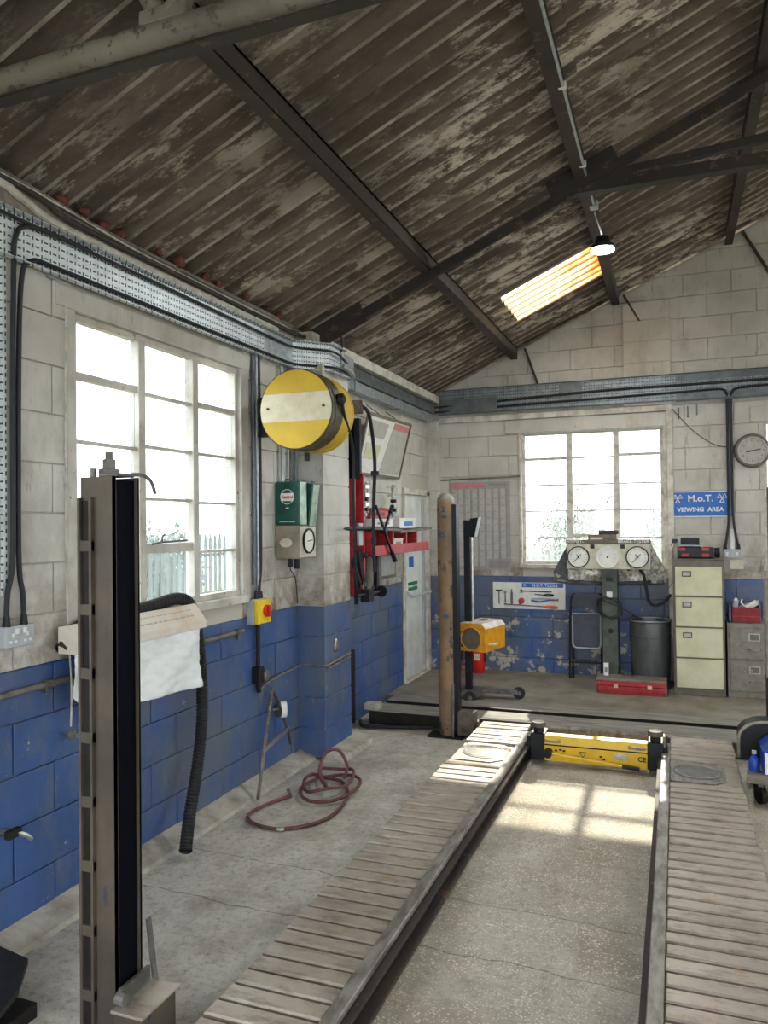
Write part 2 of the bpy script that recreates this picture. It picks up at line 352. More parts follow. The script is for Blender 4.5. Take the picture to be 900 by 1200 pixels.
# ------------------------------------------------------------------ mesh helpers (all coordinates are world metres)
BASE = {}
class MB:
    def __init__(s): s.v = []; s.f = []
    def add(s, vs_, fs):
        k = len(s.v); s.v += [Vector(p) for p in vs_]; s.f += [tuple(i + k for i in f) for f in fs]; return s
    def bx(s, x0, x1, y0, y1, z0, z1):
        return s.add([(x0, y0, z0), (x1, y0, z0), (x1, y1, z0), (x0, y1, z0), (x0, y0, z1), (x1, y0, z1), (x1, y1, z1), (x0, y1, z1)],
                     [(0, 3, 2, 1), (4, 5, 6, 7), (0, 1, 5, 4), (1, 2, 6, 5), (2, 3, 7, 6), (3, 0, 4, 7)])
    def bar(s, p0, p1, w, h, upv=(0, 0, 1)):
        p0, p1 = Vector(p0), Vector(p1); d = (p1 - p0).normalized(); u = Vector(upv)
        if abs(d.dot(u)) > .98: u = Vector((1, 0, 0))
        r = d.cross(u).normalized(); u = r.cross(d).normalized()
        q = [r * a + u * b for a, b in ((-w / 2, -h / 2), (w / 2, -h / 2), (w / 2, h / 2), (-w / 2, h / 2))]
        return s.add([p0 + x for x in q] + [p1 + x for x in q], [(0, 3, 2, 1), (4, 5, 6, 7), (0, 1, 5, 4), (1, 2, 6, 5), (2, 3, 7, 6), (3, 0, 4, 7)])
    def cyl(s, p0, p1, r0, r1=None, n=16, cap=True):
        p0, p1 = Vector(p0), Vector(p1); r1 = r0 if r1 is None else r1
        d = (p1 - p0).normalized(); a = d.orthogonal().normalized(); b = d.cross(a)
        vs_ = []
        for p, r in ((p0, r0), (p1, r1)):
            vs_ += [p + (a * math.cos(t) + b * math.sin(t)) * r for t in [2 * math.pi * i / n for i in range(n)]]
        fs = [(i, (i + 1) % n, n + (i + 1) % n, n + i) for i in range(n)]
        if cap: fs += [tuple(range(n - 1, -1, -1)), tuple(range(n, 2 * n))]
        return s.add(vs_, fs)
    def tube(s, pts, r, n=8, cap=True):
        pts = [Vector(p) for p in pts]; N = len(pts); rs = r if isinstance(r, (list, tuple)) else [r] * N
        vs_ = []; a = None
        for i, p in enumerate(pts):
            d = (pts[min(i + 1, N - 1)] - pts[max(i - 1, 0)])
            d = d.normalized() if d.length > 1e-9 else Vector((0, 0, 1))
            a = d.orthogonal().normalized() if a is None else (a - d * a.dot(d)).normalized()
            b = d.cross(a)
            vs_ += [p + (a * math.cos(t) + b * math.sin(t)) * rs[i] for t in [2 * math.pi * k / n for k in range(n)]]
        fs = [(i * n + k, i * n + (k + 1) % n, (i + 1) * n + (k + 1) % n, (i + 1) * n + k) for i in range(N - 1) for k in range(n)]
        if cap: fs += [tuple(range(n - 1, -1, -1)), tuple(range((N - 1) * n, N * n))]
        return s.add(vs_, fs)
    def lathe(s, prof, o, axis=(0, 0, 1), n=24, cap=True):
        o = Vector(o); d = Vector(axis).normalized(); a = d.orthogonal().normalized(); b = d.cross(a); vs_ = []
        for r, h in prof:
            vs_ += [o + d * h + (a * math.cos(t) + b * math.sin(t)) * r for t in [2 * math.pi * k / n for k in range(n)]]
        m = len(prof)
        fs = [(i * n + k, i * n + (k + 1) % n, (i + 1) * n + (k + 1) % n, (i + 1) * n + k) for i in range(m - 1) for k in range(n)]
        if cap: fs += [tuple(range(n - 1, -1, -1)), tuple(range((m - 1) * n, m * n))]
        return s.add(vs_, fs)
    def prism(s, poly, vec):
        poly = [Vector(p) for p in poly]; n = len(poly); vec = Vector(vec)
        return s.add(poly + [p + vec for p in poly], [tuple(range(n - 1, -1, -1)), tuple(range(n, 2 * n))] + [(i, (i + 1) % n, n + (i + 1) % n, n + i) for i in range(n)])
    def torus(s, c, axis, R, r, n=28, m=8):
        c = Vector(c); d = Vector(axis).normalized(); a = d.orthogonal().normalized(); b = d.cross(a); vs_ = []
        for i in range(n):
            t = 2 * math.pi * i / n; e = a * math.cos(t) + b * math.sin(t)
            vs_ += [c + e * (R + r * math.cos(p)) + d * (r * math.sin(p)) for p in [2 * math.pi * k / m for k in range(m)]]
        return s.add(vs_, [(i * m + k, ((i + 1) % n) * m + k, ((i + 1) % n) * m + (k + 1) % m, i * m + (k + 1) % m) for i in range(n) for k in range(m)])
    def xf(s, mat):
        s.v = [mat @ p for p in s.v]; return s
    def build(s, name, mat, parent=None, smooth=False, bevel=0.0, base=None):
        if parent is not None: b = BASE[parent]
        elif base is not None: b = Vector(base)
        else:
            lo = Vector([min(p[i] for p in s.v) for i in range(3)]); hi = Vector([max(p[i] for p in s.v) for i in range(3)])
            b = Vector(((lo.x + hi.x) / 2, (lo.y + hi.y) / 2, lo.z))
        me = bpy.data.meshes.new(name); me.from_pydata([p - b for p in s.v], [], s.f); me.validate()
        ms = mat if isinstance(mat, (list, tuple)) else [mat]
        for m_ in ms: me.materials.append(M[m_] if isinstance(m_, str) else m_)
        if smooth:
            me.polygons.foreach_set('use_smooth', [True] * len(me.polygons))
            try: me.set_sharp_from_angle(angle=math.radians(40))
            except Exception: pass
        me.update()
        o = bpy.data.objects.new(name, me); col.objects.link(o)
        if parent is not None: o.parent = parent
        else: o.location = b
        BASE[o] = b
        if bevel:
            bv = o.modifiers.new('bevel', 'BEVEL'); bv.width = bevel; bv.segments = 2; bv.limit_method = 'ANGLE'
        return o

def tag(o, label, cat, group=None):
    o['label'] = label; o['category'] = cat
    if group: o['group'] = group
    return o
def thing(name, label, cat, loc, group=None):
    e = bpy.data.objects.new(name, None); e.empty_display_size = .1; col.objects.link(e); e.location = loc
    BASE[e] = Vector(loc); return tag(e, label, cat, group)
def struct(o): o['kind'] = 'structure'; return o
def sgroup(name, loc=(0, 0, 0)):
    e = bpy.data.objects.new(name, None); e.empty_display_size = .1; col.objects.link(e); e.location = loc
    BASE[e] = Vector(loc); return struct(e)
def B(*a): return MB().bx(*a)

def smooth_path(pts, k=6):
    pts = [Vector(p) for p in pts]; out = []
    for i in range(len(pts) - 1):
        p0, p1, p2, p3 = pts[max(i - 1, 0)], pts[i], pts[i + 1], pts[min(i + 2, len(pts) - 1)]
        for j in range(k):
            t = j / k
            out.append(.5 * ((2 * p1) + (p2 - p0) * t + (2 * p0 - 5 * p1 + 4 * p2 - p3) * t * t + (3 * p1 - p0 - 3 * p2 + p3) * t ** 3))
    out.append(pts[-1]); return out

FONT = {}
def lettering(name, text, size, loc, facing, mat, parent, align='CENTER', extrude=.0012, bold=.0, sx=1.0, shear=0.0):
    """flat lettering as a mesh. facing: 'back' reads on the far wall, 'left' reads on the left wall, or a 3x3 rotation"""
    cu = bpy.data.curves.new(name, 'FONT'); cu.body = text; cu.size = size; cu.align_x = align; cu.align_y = 'CENTER'
    cu.extrude = extrude; cu.offset = bold; cu.shear = shear; cu.resolution_u = 3
    t = bpy.data.objects.new(name, cu); col.objects.link(t)
    dg = bpy.context.evaluated_depsgraph_get()
    me = bpy.data.meshes.new_from_object(t.evaluated_get(dg))
    col.objects.unlink(t); bpy.data.objects.remove(t)
    R = {'back': Matrix.Rotation(math.pi / 2, 3, 'X'), 'left': Matrix.Rotation(math.pi / 2, 3, 'Z') @ Matrix.Rotation(math.pi / 2, 3, 'X')}.get(facing, facing)
    b = BASE[parent]
    for v in me.vertices:
        v.co = R @ Vector((v.co.x * sx, v.co.y, v.co.z)) + Vector(loc) - b
    me.materials.clear(); me.materials.append(M[mat]); me.update()
    o = bpy.data.objects.new(name, me); col.objects.link(o); o.parent = parent; BASE[o] = b
    return o

# ------------------------------------------------------------------ the room
XL, XR, YB, YF = -2.6, 7.6, 8.4, -2.8       # left, right, back and front wall faces
ZE, SL, XRIDGE = 3.14, .445, 2.5             # eaves height, roof slope, ridge
def roof_z(x): return ZE + SL * ((x - XL) if x <= XRIDGE else (2 * XRIDGE - XL - x))

struct(B(XL - .3, XR + .3, YF - .3, 6.0, -.12, 0).build('floor', 'concrete_floor', base=(0, 2, 0)))
# raised far floor: concrete slab behind a row of boards laid across the bay
rf = struct(B(XL, XR, 6.9, YB, 0, .07).build('floor_raised', 'far_concrete', base=(0, 7, 0)))
struct(B(XL - .3, XR + .3, 6.0, YB + .3, -.12, 0).build('floor_far', 'concrete_floor', base=(0, 7, 0)))

def wall_plane_y(y0, y1, x0, x1, ztop, holes, name, mat):
    """wall in the xz plane between y0 and y1 cut round rectangular holes (hx0,hx1,hz0,hz1); ztop(x) is its upper edge"""
    xs = sorted(set([x0, x1] + [h for q in holes for h in q[:2]] + ([XRIDGE] if x0 < XRIDGE < x1 else [])))
    m = MB()
    for a, b in zip(xs, xs[1:]):
        zs = [(q[2], q[3]) for q in holes if q[0] <= a + 1e-6 and q[1] >= b - 1e-6]
        zs.sort(); z = 0.0
        for h0, h1 in zs:
            if h0 > z: m.bx(a, b, y0, y1, z, h0)
            z = h1
        m.prism([(a, y0, z), (b, y0, z), (b, y0, ztop(b)), (a, y0, ztop(a))], (0, y1 - y0, 0))
    return struct(m.build(name, mat, base=((x0 + x1) / 2, y0, 0)))

def wall_plane_x(x0, x1, y0, y1, ztop, holes, name, mat):
    ys = sorted(set([y0, y1] + [h for q in holes for h in q[:2]])); m = MB()
    for a, b in zip(ys, ys[1:]):
        zs = sorted((q[2], q[3]) for q in holes if q[0] <= a + 1e-6 and q[1] >= b - 1e-6); z = 0.0
        for h0, h1 in zs:
            if h0 > z: m.bx(x0, x1, a, b, z, h0)
            z = h1
        m.bx(x0, x1, a, b, z, ztop)
    return struct(m.build(name, mat, base=(x0, (y0 + y1) / 2, 0)))

WL = (2.84, 4.30, 1.25, 2.70)          # left window opening y0,y1,z0,z1
WL2 = (-1.9, 1.0, 1.25, 2.70)           # another window in the left wall, behind the photograph's viewpoint
DL = (7.46, 8.16, .07, 1.99)           # doorway in the left wall
WB = (-1.56, -.11, 1.235, 2.655)       # back window
WB2 = (.82, 2.27, 1.235, 2.655)        # second back window
wall_left = wall_plane_x(XL - .12, XL - .006, YF, YB + .22, ZE, [(WL[0] - .03, WL[1] + .03, WL[2] - .03, WL[3] + .03), WL2, (DL[0], DL[1], DL[2], DL[3])], 'wall_left', 'painted_mortar')
wall_back = wall_plane_y(YB + .006, YB + .22, XL - .12, XR + .22, lambda x: roof_z(x) - .03, [(WB[0] - .02, WB[1] + .02, WB[2] - .03, WB[3] + .03), WB2, (3.6, 5.05, 1.235, 2.655)], 'wall_back', 'painted_mortar')
wall_right = wall_plane_x(XR, XR + .22, YF, YB, ZE, [(-2.2, -.2, 1.2, 2.7), (1, 3.8, 1.2, 2.7), (5, 7.8, 1.2, 2.7)], 'wall_right', 'white_trim')
wall_front = wall_plane_y(YF - .22, YF, XL - .12, XR + .22, lambda x: roof_z(x) - .03, [(-2.2, 2.2, 0, 3.2), (3.2, 7.0, 0, 3.0)], 'wall_front', 'white_trim')  # unseen openings, widened and brought nearer to light the foreground

# painted concrete blocks, each proud of the joints
CH, BLK = .22, .45
BLOCK_MESH = {}
def block(parent, axis, a0, a1, z0, z1, face, sign):
    g = .003; c = .004; d = .0055 + random.choice((0, .0015, .003))
    key = (axis, round(a1 - a0, 3), round(z1 - z0, 3), d)
    me = BLOCK_MESH.get(key)
    if me is None:
        w, h = a1 - a0 - 2 * g, z1 - z0 - 2 * g
        P = []
        for dep, ins in ((-.006, 0), (d - c * .6, 0), (d, c)):
            for u, v in ((-w / 2 + ins, -h / 2 + ins), (w / 2 - ins, -h / 2 + ins), (w / 2 - ins, h / 2 - ins), (-w / 2 + ins, h / 2 - ins)):
                P.append((u, sign * dep, v) if axis == 'x' else (sign * dep, u, v))
        fs = [(8, 9, 10, 11)] + [(i, (i + 1) % 4, 4 + (i + 1) % 4, 4 + i) for i in range(4)] + [(4 + i, 4 + (i + 1) % 4, 8 + (i + 1) % 4, 8 + i) for i in range(4)]
        me = bpy.data.meshes.new('block'); me.from_pydata(P, [], fs); me.materials.append(M['painted_blocks']); me.update()
        BLOCK_MESH[key] = me
    o = bpy.data.objects.new('block', me); col.objects.link(o); o.parent = parent
    ctr = Vector(((a0 + a1) / 2, face, (z0 + z1) / 2)) if axis == 'x' else Vector((face, (a0 + a1) / 2, (z0 + z1) / 2))
    o.location = ctr - BASE[parent]
def lay(parent, axis, a0, a1, zmax, holes, face, sign, zlim=None, poly_parent=None):
    r = 0; z = 0.0
    while z < zmax - .02:
        z1 = min(z + CH, zmax)
        cuts = [(q[0], q[1]) for q in holes if q[2] < z1 - .03 and q[3] > z + .03]
        # split a course that a hole edge crosses so blocks stop at the hole
        a = a0 - (BLK / 2 if r % 2 else 0)
        while a < a1 - .02:
            s0, s1 = max(a, a0), min(a + BLK, a1)
            segs = [(s0, s1)]
            for c0, c1 in cuts:
                segs = [t for u, v in segs for t in ((u, min(v, c0)), (max(u, c1), v)) if t[1] - t[0] > .03]
            for u, v in segs:
                zz0, zz1 = z, z1
                if zlim is None or zlim(u) >= zz1 and zlim(v) >= zz1:
                    block(parent, axis, u, v, zz0, zz1, face, sign)
                else:
                    lo = min(zlim(u), zlim(v)); hi = max(zlim(u), zlim(v))
                    if hi <= zz0 + .02: continue
                    # clip the block under the sloping roof line
                    pts = [(u, zz0), (v, zz0)]
                    def zl(x): return zlim(x)
                    rect = [(u, zz0), (v, zz0), (v, zz1), (u, zz1)]
                    out = []
                    for i in range(4):
                        p, q2 = rect[i], rect[(i + 1) % 4]
                        fp, fq = zl(p[0]) - p[1], zl(q2[0]) - q2[1]
                        if fp >= 0: out.append(p)
                        if fp * fq < 0:
                            t = fp / (fp - fq); out.append((p[0] + (q2[0] - p[0]) * t, p[1] + (q2[1] - p[1]) * t))
                    if len(out) < 3: continue
                    cx = sum(p[0] for p in out) / len(out); cz = sum(p[1] for p in out) / len(out)
                    out = [(cx + (p[0] - cx) * .985, cz + (p[1] - cz) * .97) for p in out]
                    MB().prism([(p[0], face + .01, p[1]) for p in out], (0, -.017, 0)).build('block', 'painted_blocks', parent)
            a += BLK
        z = z1; r += 1
# openings are edged to the course grid by frames and lintels
lay(wall_left, 'y', .9, YB, ZE - .06, [(WL[0] - .02, WL[1] + .02, WL[2], WL[3]), (DL[0] - .07, DL[1] + .13, 0, 2.06)], XL, 1)
lay(wall_back, 'x', XL, 2.9, 5.3, [(WB[0], WB[1], WB[2], WB[3]), (WB2[0], WB2[1], WB2[2], WB2[3])], YB, -1, zlim=lambda x: roof_z(x) - .05)
# sills, lintels and jamb strips
def trim(n, m, mat='white_trim', bevel=.004): return struct(m.build('trim_%d' % n, mat, bevel=bevel))
trim(1, B(XL - .12, XL + .035, WL[0] - .04, WL[1] + .04, WL[2] - .05, WL[2]), 'old_white_frame')       # left sill
trim(2, B(XL - .115, XL + .012, WL[0] - .12, WL[1] + .12, WL[3], 2.80), 'painted_blocks')               # left lintel
trim(3, B(WB[0] - .17, WB[1] + .03, YB - .03, YB + .2, WB[3], 2.80), 'painted_blocks')                # back lintel
trim(4, B(WB[0] - .03, WB[1] + .05, YB - .035, YB + .2, WB[2] - .045, WB[2]), 'white_trim')           # back sill
trim(5, B(XL + .12, -.02, YB - .06, YB, 2.805, 2.865), 'white_trim')                                  # ledge above the back window
trim(6, B(WB2[0] - .12, WB2[1] + .12, YB - .03, YB + .2, WB2[3], 2.80), 'painted_blocks')
trim(7, B(WB2[0] - .03, WB2[1] + .03, YB - .035, YB + .2, WB2[2] - .045, WB2[2]), 'white_trim')
trim(8, B(-.075, -.015, YB - .05, YB, .07, 2.81), 'white_trim')                                       # white strip beside the cabinet
# jambs
trim(9, B(XL - .115, XL + .012, WL[1], WL[1] + .09, WL[2] - .05, WL[3]), 'old_white_frame')
trim(10, B(XL - .115, XL + .012, WL[0] - .055, WL[0], WL[2] - .05, WL[3]), 'old_white_frame')
trim(11, B(WB[0] - .03, WB[0], YB - .03, YB + .2, WB[2], WB[3]), 'white_trim')
trim(12, B(WB[1], WB[1] + .035, YB - .03, YB + .2, WB[2], WB[3]), 'white_trim')

# pilasters
def pilaster(name, x0, x1, y0, y1, z0, z1):
    p = struct(B(x0, x1, y0, y1, z0, z1).build(name, 'painted_mortar'))
    z = z0; k = 0
    while z < z1 - .02:
        zz = min(z + CH, z1); g = .004
        MB().bx(x0 - .006, x1 + .006, y0 - .006, y1 + .006, z + g, zz - g).build('block', 'painted_blocks', p, bevel=.005)
        z = zz; k += 1
    return p
pilaster('wall_pilaster', XL, -2.385, 5.08, 5.54, 0, 2.86)
pilaster('wall_corner', XL, XL + .115, 8.28, YB, .07, 2.83)
pilaster('wall_gable_pilaster', -.475, -.03, YB - .055, YB, 2.87, 3.94)
# wall plate beam under the eaves beyond the pilaster, and kerb at the foot of the wall
trim(13, B(XL, XL + .15, 5.06, YB - .12, 3.02, 3.10), 'white_trim')
trim(14, B(XL, XL + .05, .8, 5.0, 3.02, 3.13), 'timber_grey')
kb = MB().prism([(XL, .5, 0), (XL + .15, .5, 0), (XL + .135, .5, .015), (XL + .03, .5, .05), (XL, .5, .06)], (0, 4.6, 0))
struct(kb.build('baseboard_left', 'kerb_concrete'))
struct(MB().prism([(-2.385, 5.0, 0), (-2.22, 5.02, 0), (-2.24, 5.10, .03), (-2.385, 5.10, .06)], (0, .55, 0)).build('baseboard_pilaster', 'kerb_concrete'))

# boards and steel edges of the raised far floor; edges darkened as groove shade
for k, (y0, y1) in enumerate(((6.12, 6.43), (6.53, 6.79))):
    x = -2.46
    while x < 4.0:
        MB().bx(x, x + 3.226, y0, y1, .0, .105).build('board', 'board_grey', rf, bevel=.004); x += 3.23
for k, (y0, y1, z1) in enumerate(((6.108, 6.119, .106), (6.518, 6.529, .106), (6.885, 6.899, .072))):
    struct(B(-2.46, 4.0, y0, y1, 0, z1).build('trim_%d' % (20 + k), 'dark_grease'))
for x in (-2.47,):
    MB().bx(x - .05, x + .08, 6.13, 6.25, .105, .16).build('stop_block', 'kerb_concrete', rf, bevel=.01)

# ------------------------------------------------------------------ windows
def window_y(name, W, xg, cols, rows, thick, mat, casement=None):
    """window in the left wall: W = y0,y1,z0,z1"""
    g = sgroup(name, (xg, (W[0] + W[1]) / 2, W[2])); f = .035
    for nm, b in (('frame_head', (xg - .025, xg + .025, W[0], W[1], W[3] - f, W[3])), ('frame_sill', (xg - .03, xg + .03, W[0], W[1], W[2], W[2] + f)),
                  ('frame_jamb', (xg - .025, xg + .025, W[0], W[0] + f, W[2] + f, W[3] - f)), ('frame_jamb', (xg - .025, xg + .025, W[1] - f, W[1], W[2] + f, W[3] - f))):
        B(*b).build(nm, mat, g, bevel=.003)
    edges = [W[0] + f] + list(cols) + [W[1] - f]
    for c in cols: B(xg - .03, xg + .03, c - thick / 2, c + thick / 2, W[2] + f, W[3] - f).build('mullion', mat, g, bevel=.003)
    for i in range(len(edges) - 1):
        y0 = edges[i] + (thick / 2 if i else 0); y1 = edges[i + 1] - (thick / 2 if i < len(cols) else 0)
        zs = [W[2] + f] + list(rows[i]) + [W[3] - f]
        for j, r in enumerate(rows[i]):
            t = .016 if not isinstance(r, tuple) else r[1]; z = r if not isinstance(r, tuple) else r[0]
            B(xg - .018, xg + .018, y0, y1, z - t / 2, z + t / 2).build('glazing_bar', mat, g)
        zz = [q[0] if isinstance(q, tuple) else q for q in zs]
        for z0, z1 in zip(zz, zz[1:]):
            B(xg - .002, xg + .002, y0, y1, z0, z1).build('pane', 'dirty_glass', g)
    return g
def window_x(name, W, yg, cols, rows, thick, mat):
    g = sgroup(name, ((W[0] + W[1]) / 2, yg, W[2])); f = .03
    for nm, b in (('frame_head', (W[0], W[1], yg - .025, yg + .025, W[3] - f, W[3])), ('frame_sill', (W[0], W[1], yg - .03, yg + .03, W[2], W[2] + f)),
                  ('frame_jamb', (W[0], W[0] + f, yg - .025, yg + .025, W[2] + f, W[3] - f)), ('frame_jamb', (W[1] - f, W[1], yg - .025, yg + .025, W[2] + f, W[3] - f))):
        B(*b).build(nm, mat, g, bevel=.003)
    edges = [W[0] + f] + list(cols) + [W[1] - f]
    for c in cols: B(c - thick / 2, c + thick / 2, yg - .03, yg + .03, W[2] + f, W[3] - f).build('mullion', mat, g, bevel=.003)
    for i in range(len(edges) - 1):
        x0 = edges[i] + (thick / 2 if i else 0); x1 = edges[i + 1] - (thick / 2 if i < len(cols) else 0)
        zz = [W[2] + f] + [q[0] if isinstance(q, tuple) else q for q in rows[i]] + [W[3] - f]
        for r in rows[i]:
            t = .016 if not isinstance(r, tuple) else r[1]; z = r if not isinstance(r, tuple) else r[0]
            B(x0, x1, yg - .018, yg + .018, z - t / 2, z + t / 2).build('glazing_bar', mat, g)
        for z0, z1 in zip(zz, zz[1:]):
            B(x0, x1, yg - .002, yg + .002, z0, z1).build('pane', 'dirty_glass', g)
    return g
w1 = window_y('window_1', WL, XL - .04, (3.345, 3.83), ((1.535, 1.825, 2.10, (2.41, .035)), ((1.575, .05), 1.84, 2.12, 2.40), (1.54, 1.83, 2.12, (2.41, .03))), .055, 'old_white_frame')
MB().tube([(XL + .0, 3.40, 1.60), (XL + .035, 3.44, 1.61), (XL + .04, 3.66, 1.615)], .006).build('window_stay', 'grey_steel', w1)
MB().tube([(XL + .01, 3.47, 1.61), (XL + .02, 3.47, 1.645), (XL + .04, 3.455, 1.65)], .005).build('stay_peg', 'grey_steel', w1)
RB = [(1.52), 1.805, 2.085, 2.37]
w2 = window_x('window_2', WB, YB + .05, (-1.055, -.575), (RB[:3] + [(2.37, .03)], [(1.545, .03)] + RB[1:], RB[:3] + [(2.385, .03)]), .06, 'white_frame')
MB().tube([(-.60, YB + .01, 1.955), (-.62, YB - .035, 1.95), (-.66, YB - .04, 1.91), (-.675, YB - .03, 1.87)], .007).build('window_handle', 'grey_steel', w2)
window_x('window_3', WB2, YB + .05, (1.31, 1.79), (RB, RB, RB), .06, 'white_frame')
window_x('window_4', (3.6, 5.05, 1.235, 2.655), YB + .05, (4.1, 4.58), (RB, RB, RB), .06, 'white_frame')

# ------------------------------------------------------------------ door in the left wall
d = sgroup('door_1', (XL, (DL[0] + DL[1]) / 2, .07))
B(XL - .05, XL - .008, DL[0], DL[1], .085, 1.99).build('door_leaf', 'door_paint', d, bevel=.004)
B(XL - .2, XL + .02, DL[0] - .05, DL[0], .07, 2.04).build('door_jamb', 'white_trim', d, bevel=.004)
B(XL - .2, XL + .03, DL[1], DL[1] + .10, .07, 2.04).build('door_jamb', 'white_trim', d, bevel=.004)
B(XL - .2, XL + .03, DL[0] - .07, DL[1] + .12, 1.99, 2.055).build('door_head', 'white_trim', d, bevel=.004)
B(XL - .2, XL + .04, DL[0] - .04, DL[1] + .04, .05, .085).build('door_sill', 'white_trim', d, bevel=.004)
pb = MB().tube([(XL + .06, DL[0] + .08, .94), (XL + .07, DL[1] - .04, .94)], .016); pb.build('push_bar', 'plastic_grey', d, smooth=True)
for y in (DL[0] + .08, DL[1] - .04): MB().bar((XL - .01, y, .99), (XL + .065, y, .935), .03, .04).build('bar_arm', 'plastic_grey', d, bevel=.004)
B(XL - .01, XL + .015, DL[1] - .10, DL[1] - .05, .15, 1.95).build('bolt_rail', 'plastic_grey', d, bevel=.004)
sg = B(XL - .009, XL - .005, 7.60, 7.90, .985, 1.075).build('exit_notice', 'green_sign', d)
lettering('notice_lettering', 'PUSH BAR TO OPEN', .034, (XL - .0045, 7.75, 1.03), 'left', 'plastic_white', sg, bold=.0004)
B(XL - .009, XL - .005, 7.64, 7.80, 1.62, 1.73).build('notice', 'green_sign', d)
B(XL - .009, XL - .005, 7.64, 7.80, 1.52, 1.61).build('notice', 'sign_blue', d)
B(XL - .009, XL - .005, 7.64, 7.80, 1.40, 1.50).build('notice', 'paper', d)
B(XL - .009, XL - .005, 7.63, 7.78, 1.23, 1.34).build('notice', 'sign_blue', d)

# ------------------------------------------------------------------ roof
ceil = sgroup('ceiling', (0, 2, ZE))
PITCH_C, AMP = .146, .026
def corr(y):
    t = (y / PITCH_C) % 1.0
    return AMP * (2 * abs(math.sin(math.pi * t)) ** .62 - 1)
def sheet(x0, x1, y0, y1, lift=0.0, mat='asbestos_sheet', name='roof_sheet', mirror=False):
    step = PITCH_C / 10; n = max(2, int(round((y1 - y0) / step))); ys = [y0 + (y1 - y0) * i / n for i in range(n + 1)]
    v = []; fs = []
    for th in (0, .012):
        for x in (x0, x1):
            for y in ys: v.append((x, y, roof_z(x) + AMP + lift + corr(y) + th))
    N = n + 1
    for i in range(n):
        fs.append((i, i + 1, N + i + 1, N + i)); fs.append((2 * N + i, 3 * N + i, 3 * N + i + 1, 2 * N + i + 1))
    for a, b in ((0, 2 * N), (N, 3 * N)):
        for i in range(n): fs.append((a + i, b + i, b + i + 1, a + i + 1))
    for i in (0, n): fs.append((i, N + i, 3 * N + i, 2 * N + i))
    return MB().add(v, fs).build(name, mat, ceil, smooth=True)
SKY_Y = (6.716, 7.592); W6 = 6 * PITCH_C
rows_x = ((XL - .25, -.46), (-.47, 1.45), (1.44, XRIDGE))
y = SKY_Y[0]
ys = [SKY_Y[0] + W6 * k for k in range(-11, 3)]
for yy in ys:
    for k, (a, b) in enumerate(rows_x):
        y1 = min(yy + W6, YB + .3)
        if abs(yy - SKY_Y[0]) < .01 and k == 0:
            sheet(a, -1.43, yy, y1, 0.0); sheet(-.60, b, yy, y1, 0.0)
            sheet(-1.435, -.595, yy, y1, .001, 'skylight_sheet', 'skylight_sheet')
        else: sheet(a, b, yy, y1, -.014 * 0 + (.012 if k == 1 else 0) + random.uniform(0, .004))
    if int(round((yy - SKY_Y[0]) / W6)) % 3 == 1:
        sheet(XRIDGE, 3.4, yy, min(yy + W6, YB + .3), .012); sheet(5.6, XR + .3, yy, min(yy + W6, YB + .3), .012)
        sheet(3.4, 5.6, yy, min(yy + W6, YB + .3), .012, 'added_skylight', 'skylight_sheet')  # unseen translucent sheets added on the right slope to light the floor
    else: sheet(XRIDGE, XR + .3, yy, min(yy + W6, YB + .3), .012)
# purlins, rafters and truss members
for x in (-1.60, -.53, .56, 1.65, 3.4, 4.5, 5.6, 6.6): 
    m = MB(); z = roof_z(x)
    m.bx(x - .008, x + .012, YF, YB, z - .115, z - .002)      # web
    m.bx(x - .06, x + .012, YF, YB, z - .016, z - .002)       # top flange
    m.bx(x - .06, x + .012, YF, YB, z - .118, z - .106)       # bottom flange
    m.build('purlin', 'purlin_steel', ceil)
def rafter(y):
    p0 = Vector((XL + .03, y, roof_z(XL) - .10)); p1 = Vector((XRIDGE, y, roof_z(XRIDGE) - .14)); p2 = Vector((XR, y, roof_z(XR) - .10))
    MB().bar(p0, p1, .07, .012).bar(p0 + Vector((0, -.03, -.03)), p1 + Vector((0, -.03, -.03)), .012, .07).build('rafter', 'roof_steel', ceil)
    MB().bar(p1, p2, .07, .012).build('rafter', 'roof_steel', ceil)
rafter(5.22); rafter(1.75); rafter(-1.2)
zt = roof_z(-.53) - .17
for y in (5.22,):
    MB().bar((-.62, y - .02, zt), (5.6, y - .02, zt), .02, .075).bar((-.62, y + .01, zt - .032), (5.6, y + .01, zt - .032), .07, .012).build('collar_tie', 'roof_steel', ceil)
    MB().bar((-.50, y, zt + .05), (2.5, y, zt + .28), .05, .05).build('strut', 'roof_steel', ceil)
    MB().bar((-.75, y - .05, zt - .02), (-.32, y - .05, zt + .16), .012, .15).build('gusset', 'roof_steel', ceil)
    MB().bar((XL + .05, y - .03, ZE - .10), (XL + .5, y - .03, ZE + .10), .012, .16).build('gusset', 'roof_steel', ceil)
# near truss: round tie pipe with an angle behind it and two struts rising from it
yt = 1.98
MB().cyl((XL + .02, yt, 3.205), (3.2, yt, 3.275), .037, n=16).build('tie_pipe', 'pale_pipe_paint', ceil, smooth=True)
MB().bar((XL + .02, yt + .05, 3.17), (3.2, yt + .05, 3.24), .05, .008).build('tie_angle', 'roof_steel', ceil)
MB().bar((XL + .02, yt + .12, 3.30), (3.2, yt + .12, 3.36), .012, .06).build('tie_angle', 'roof_steel', ceil)
MB().cyl((-1.47, yt, 3.27), (-1.62, yt - .02, 3.55), .030, n=14).build('strut', 'pale_pipe_paint', ceil, smooth=True)
MB().cyl((-1.43, yt, 3.27), (-.75, yt - .02, 3.85), .032, n=14).build('strut', 'pale_pipe_paint', ceil, smooth=True)
MB().bx(-1.53, -1.36, yt - .03, yt + .03, 3.235, 3.29).build('strut_shoe', 'pale_pipe_paint', ceil, bevel=.01)
